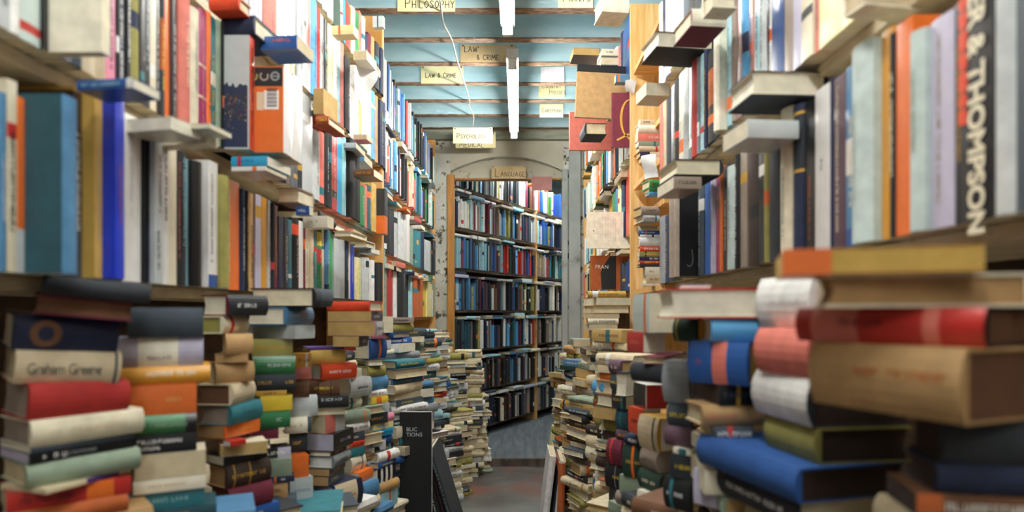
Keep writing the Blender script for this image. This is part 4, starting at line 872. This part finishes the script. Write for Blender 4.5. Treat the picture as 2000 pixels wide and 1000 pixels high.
bookcase('pine bookcase whose tall bare upright faces the aisle, running to the doorway', .495, .75, 2.82, 4.84, R2+[-.4, -.75], (2.82, 4.82), PINE, PINEV, side=1)
nr = empty('niche_shelves', T3(.62, 2.5, 0)); tag(nr, 'shallow pine shelves carrying lying books, between the two pine-side bookcases', 'shelves')
for z in (-.4, .10, .40, .555, .70, 1.06):
    q = MB(); q.box((-.115, -.29, CH+z-.022), (.13, .30, CH+z-.002)); q.obj('shelf', PINE, nr)
q = MB(); q.box((.13, -.29, 0), (.142, .30, CH+1.36)); q.obj('back_panel', WOODD, nr)
# the case beyond the doorway
br = empty('bookcase', T3(0, 0, 0)); tag(br, 'tall bookcase seen through the doorway, its shelves running away at an angle', 'bookcase', 'bookcases lining the shop')
def slab(nm, u0, u1, d0, d1, z0, z1, m):
    q = MB(); P = [BPt+Bd*u+Bn*dd_ for (u, dd_) in ((u0, d0), (u1, d0), (u1, d1), (u0, d1))]
    q.add([(p.x, p.y, z0) for p in P]+[(p.x, p.y, z1) for p in P], [(0,3,2,1),(4,5,6,7),(0,1,5,4),(1,2,6,5),(2,3,7,6),(3,0,4,7)]); return q.obj(nm, m, br)
BACKW = noisy('aged_shelf', '4a3a2c', '7a614a', 6, .6, (1, 1, 8), .1)
for b_ in BLV: slab('shelf', -.35, 2.45, .022, .24, CH+b_-.0205, CH+b_-.002, BACKW)
for u in (-.37, 1.42, 2.45): slab('upright', u, u+.018, .0, .24, .05, CH+1.30, PINE)
slab('back_panel', -.37, 2.47, .24, .25, .05, CH+1.30, WOODD)
# pegs and painted board of the sickle shelf etc. need nothing more
# ------------------------------------------------------------------ the room
struct('floor', (-.95, -1.5, -.05), (.80, 4.70, 0), FLOORM)
struct('floor_back', (-1.6, 4.70, -.05), (1.9, 8.4, .05), FLOORB)
struct('wall_left', (-.99, -1.5, 0), (-.95, 4.86, 3.0), PLASTS); struct('wall_right', (.80, -1.5, 0), (.84, 4.86, 3.0), PLASTS)
struct('ceiling', (-.99, -1.5, CH+1.54), (.84, 4.86, CH+1.58), BLUEC)
k = 0; yj = 4.80
nj = 1
while yj > -1.4:
    q = MB(); q.box((-.95, yj-.045, CH+1.376), (.80, yj, CH+1.54)); o = q.obj('trim_%d' % nj, BLUEW if True else 0); o['kind'] = 'structure'
    if yj > .5:
        q = MB(); q.box((-.95, yj-.047, CH+1.37), (.80, yj+.002, CH+1.376)); o = q.obj('trim_%d' % (nj+40), RAWW); o['kind'] = 'structure'
    yj -= .31; nj += 1
# wall with the doorway: an arched opening, a lower flat lintel set back in it
WX0, WX1, WT = -.95, .80, CH+1.54; DX0, DX1 = -.515, .345; SP = CH+1.075; CR = CH+1.185
arc = [(DX0+(DX1-DX0)*i/16, SP+(CR-SP)*(1-((i-8)/8)**2)) for i in range(17)]
q = MB(); Y0, Y1 = 4.86, 5.08
out = [(WX0, 0), (DX0, 0)]+arc+[(DX1, 0), (WX1, 0), (WX1, WT), (WX0, WT)]
n = len(out)
for Y in (Y0, Y1):
    q.add([(WX0, Y, 0), (DX0, Y, 0), (DX0, Y, WT), (WX0, Y, WT)], [(0, 1, 2, 3)]); q.add([(DX1, Y, 0), (WX1, Y, 0), (WX1, Y, WT), (DX1, Y, WT)], [(0, 1, 2, 3)])
    for a, b in zip(arc, arc[1:]): q.add([(a[0], Y, a[1]), (b[0], Y, b[1]), (b[0], Y, WT), (a[0], Y, WT)], [(0, 1, 2, 3)])
prof = [(DX0, 0)]+arc+[(DX1, 0)]
for a, b in zip(prof, prof[1:]): q.add([(a[0], Y0, a[1]), (b[0], Y0, b[1]), (b[0], Y1, b[1]), (a[0], Y1, a[1])], [(0, 1, 2, 3)])
q.obj('wall_front', PLAST)['kind'] = 'structure'
DT = CH+1.035
q = MB(); ar2 = [(x, min(z, CR)) for x, z in arc]
for Y in (4.93, 5.06):
    for a, b in zip(arc, arc[1:]): q.add([(a[0], Y, DT), (b[0], Y, DT), (b[0], Y, b[1]+.002), (a[0], Y, a[1]+.002)], [(0, 1, 2, 3)])
q.add([(DX0, 4.93, DT), (DX1, 4.93, DT), (DX1, 5.06, DT), (DX0, 5.06, DT)], [(0, 1, 2, 3)]); q.obj('trim_80', PLASTA)['kind'] = 'structure'
q = MB() # smooth plaster band above the arch
for a, b in zip(arc, arc[1:]): q.add([(a[0], 4.857, a[1]+.004), (b[0], 4.857, b[1]+.004), (b[0], 4.857, CH+1.30), (a[0], 4.857, CH+1.30)], [(0, 1, 2, 3)])
q.add([(DX0, 4.857, CH+1.30), (DX1, 4.857, CH+1.30), (DX1, 4.86, CH+1.30), (DX0, 4.86, CH+1.30)], [(0, 1, 2, 3)])
q.obj('trim_81', PLASTA)['kind'] = 'structure'
struct('trim_82', (-.95, 4.80, CH+1.30), (.80, 4.858, CH+1.376), noisy('lintel_board', '6f7468', '8f9384', 4, .8, (1, 6, 6), .2))
struct('trim_83', (-.535, 4.845, .05), (-.485, 4.90, DT+.01), DOORW); struct('trim_84', (-.485, 4.93, DT-.012), (.335, 4.99, DT), DOORW)
struct('trim_85', (.335, 4.84, .0), (.375, 4.87, DT+.05), PLASTS); struct('trim_86', (.385, 4.83, 0), (.47, 4.859, CH+1.30), PLASTS)
struct('trim_87', (-.95, 4.66, 0), (.80, 4.70, .052), DOORW if False else noisy('worn_step', '3f3630', '6b5f52', 5, .6, (3, 1, 1), .2))
struct('wall_back', (-1.6, 8.4, 0), (1.9, 8.44, 2.8), noisy('dim_grey_wall', '5f6b6a', '76817f', 2, .9)); struct('wall_back_left', (-1.64, 5.08, 0), (-1.6, 8.4, 2.8), PLASTS); struct('wall_back_right', (1.2, 5.08, 0), (1.24, 8.4, 2.8), PLASTS)
struct('ceiling_back', (-1.64, 5.08, 2.75), (1.94, 8.44, 2.79), BLUEC)
# ------------------------------------------------------------------ fluorescent lights
def lamp(x, y0, y1, h, label, hooks=True, ang=0):
    L = y1-y0; root = empty('fluorescent_light', Matrix.Translation((x, (y0+y1)/2, CH+h)) @ Matrix.Rotation(ang, 4, 'Z')); tag(root, label, 'light', 'fluorescent tube lights')
    def loc(o): o.parent = root; return o
    q = MB(); q.box((-.030, -L/2-.03, .030), (.030, L/2+.03, .075)); q.obj('housing', METALW, root)
    q = MB(); q.tube([(0, -L/2, 0), (0, L/2, 0)], .017, 14); o = q.obj('tube', TUBEM, root, smooth=True)
    for sy in (-1, 1):
        q = MB(); q.box((-.021, sy*(L/2+.012)-.012, -.018), (.021, sy*(L/2+.012)+.012, .031)); q.obj('lamp_holder', METALW, root)
    for sy in (-.6, .6):
        q = MB(); q.box((-.012, sy*L/2-.012, .075), (.012, sy*L/2+.012, .156)); q.obj('bracket', METALW, root)
lamp(-.028, 3.16, 4.40, 1.215, 'lit fluorescent tube hanging under the joists in front of the doorway')
lamp(-.045, 1.52, 2.76, 1.215, 'lit fluorescent tube cut off by the upper frame edge, above the aisle')
lamp(-.045, -.15, 1.09, 1.215, 'lit fluorescent tube overhead nearest the camera')
lamp(-1.5, -1.5, -.3, 1.0,'x') if 0 else None
lamp(-.045, -1.85, -.61, 1.215, 'unseen fluorescent tube added behind the viewer to fill the near piles')  # added fill light, out of view, brightens the near piles
lamp(.34, 5.55, 6.79, 1.40, 'lit fluorescent tube in the room beyond the doorway', ang=-.49)
# ------------------------------------------------------------------ signs
def sign(px0, px1, py0, py1, Y, lines, mat, pen, label, name='hanging_sign', nails=True, big=1.35, th=.0032):
    a = at(px0, py1, Y); b = at(px1, py0, Y); W, H = b.x-a.x, b.z-a.z
    root = empty(name, T3(a.x, Y, a.z)); tag(root, label, 'sign', 'handwritten section signs')
    q = MB(); q.box((0, 0, 0), (W, .003, H)); q.obj('card', mat, root)
    q = MB()
    for (tx, fx, fz, fh) in lines: write(q, tx, W*fx, H*fz, H*fh, th, -.0006, big)
    if q.v: q.obj('lettering', pen, root)
    if nails:
        for fx in (.05, .95):
            q = MB(); q.tube([(W*fx, .0, H*.93), (W*fx, -.003, H*.93)], .0045, 8); q.obj('nail', NAILM, root)
J = [4.80-.31*i-.047 for i in range(9)]   # front faces of the joists
fx = lambda i: J[i]-.004
sign(776, 889, -32, 22, fx(6)-.0, [('PHILOSOPHY', .14, .12, .26)], CARD, PENM, 'cream card reading PHILOSOPHY on the joist nearest the camera', nails=False)
sign(1090, 1158, -45, 15, fx(6), [('PRINTS', .15, .2, .22)], CARDP, PENL, 'pale cream card with faint capitals, cut off by the frame, near the pine side')
sign(899, 1005, 87, 121, fx(4), [("LAW'", .08, .57, .31), ('& CRIME', .3, .12, .28)], CARDW, PENM, "brownish card reading LAW & CRIME beside the tube's near end", big=1.05)
sign(822, 905, 129, 163, fx(3), [('LAW & CRIME', .11, .34, .22)], CARD, PENM, 'yellowish card reading LAW & CRIME behind the hanging cable', big=1.2)
sign(885, 962, 249, 280, 4.30, [('PSYCHOLOGY', .1, .3, .25)], CARD, PENL, 'pale card reading PSYCHOLOGY hanging at the end of the cable', big=1.3, th=.0045)
sign(890, 968, 258, 289, fx(0)-.05, [('MEDICAL', .1, .05, .3)], CARD, PENM, 'card reading MEDICAL half hidden behind the PSYCHOLOGY one', big=1.25)
sign(1052, 1103, 158, 190, fx(2), [('COUNTRY', .13, .55, .22), ('HOUSES', .42, .18, .22)], CARD, PENL, 'small yellow card with two lines of faint capitals above the aisle', th=.0026)
sign(1054, 1100, 203, 229, fx(1), [('GARDENING', .08, .35, .24)], CARDP, PENL, 'small pale card with one faint line, washed out by the tube', nails=False, th=.0026)
sign(1056, 1102, 131, 160, fx(3)-.0, [], PAPERW, PENL, 'white paper sheet with a drawing pinned above the small yellow card', name='paper_notice', nails=False, th=.0015)
sign(960, 1027, 324, 349, 4.85, [('LANGUAGES', .11, .16, .36)], CARDW, PENM, 'brown card reading LANGUAGES over the doorway', big=1.8, th=.0035)
sign(1038, 1078, 345, 372, 4.92, [('LOCAL HISTORY', .18, .75, .12), ('BOOKS ON ALL', .14, .5, .1), ('SUBJECTS', .2, .3, .1)] if False else [], CARDK, PENL, 'plain dusky pink card hanging in the top corner of the doorway', nails=False)
# ------------------------------------------------------------------ hanging cable
hh = 1.355
def cab(px, py, h=None):
    if h is None: h = hh
    Y = h*F/(CY-py); return ((px-CX)/F*Y, Y, CH+h)
pts = [cab(856, -60), cab(860, 0), cab(864, 34), cab(868, 50, 1.33), cab(880, 72), cab(886, 90, 1.34), cab(893, 118), cab(904, 152, 1.34), cab(917, 196), cab(915, 204, 1.35), cab(925, 226), cab(923, 246, 1.30)]
sm = []
P = [Vector(p) for p in pts]
for i in range(len(P)-1):
    p0, p1, p2, p3 = P[max(i-1, 0)], P[i], P[i+1], P[min(i+2, len(P)-1)]
    for t in (0, .25, .5, .75):
        sm.append(.5*((2*p1)+(-p0+p2)*t+(2*p0-5*p1+4*p2-p3)*t*t+(-p0+3*p1-3*p2+p3)*t**3))
sm.append(P[-1])
q = MB(); q.tube(sm, .0042, 8); o = q.obj('cable', CABLEM, smooth=True); tag(o, 'thin grey electric cable looping along under the joists', 'cable')
# ------------------------------------------------------------------ loose wrapping and papers
def sheet(name, label, cat, p, w_, h_, mat, seed, amp=.012, rot=0, n=14):
    rr = random.Random(seed); q = MB(); g = {}
    ph = [(rr.uniform(10, 60), rr.uniform(10, 60), rr.uniform(0, 6)) for _ in range(5)]
    vs = []
    for k_ in (0, 1):
        for i in range(n+1):
            for j in range(n+1):
                x = w_*i/n; z = h_*j/n; y = sum(math.sin(a*x+b*z+c) for a, b, c in ph)*amp*.4
                vs.append((x+.004*math.sin(40*z+seed), y+k_*.0006, z+.004*math.sin(50*x)))
    fs = []
    m_ = (n+1)**2
    for i in range(n):
        for j in range(n):
            a = i*(n+1)+j; fs.append((a, a+n+1, a+n+2, a+1)); fs.append(tuple(m_+k_ for k_ in (a, a+1, a+n+2, a+n+1)))
    q.add(vs, fs); o = q.obj(name, mat, None, Matrix.Translation(p) @ Matrix.Rotation(rot, 4, 'Z')); tag(o, label, cat)
PLS, t_, b_, N_, L_ = nt('clear_wrapping'); b_.inputs['Base Color'].default_value = (.85, .87, .86, 1); b_.inputs['Roughness'].default_value = .25; b_.inputs['Alpha'].default_value = .8
sheet('plastic_wrapping', 'crumpled white plastic wrapping hanging off the books high on the plaster side', 'wrapping', at(700, 205, 2.25), .075, .17, PLS, 2, .02, 1.0)
sheet('paper_sheet', 'white crumpled paper poking out beside the gold sickle book', 'paper', at(1222, 180, 2.78), .05, .055, PAPERW, 5, .012, .4)
sheet('paper_sheet', 'pale blue-white paper sticking out from the niche pile above the green book', 'paper', at(1256, 350, 2.26), .05, .08, PAPERW, 8, .01, -.5)
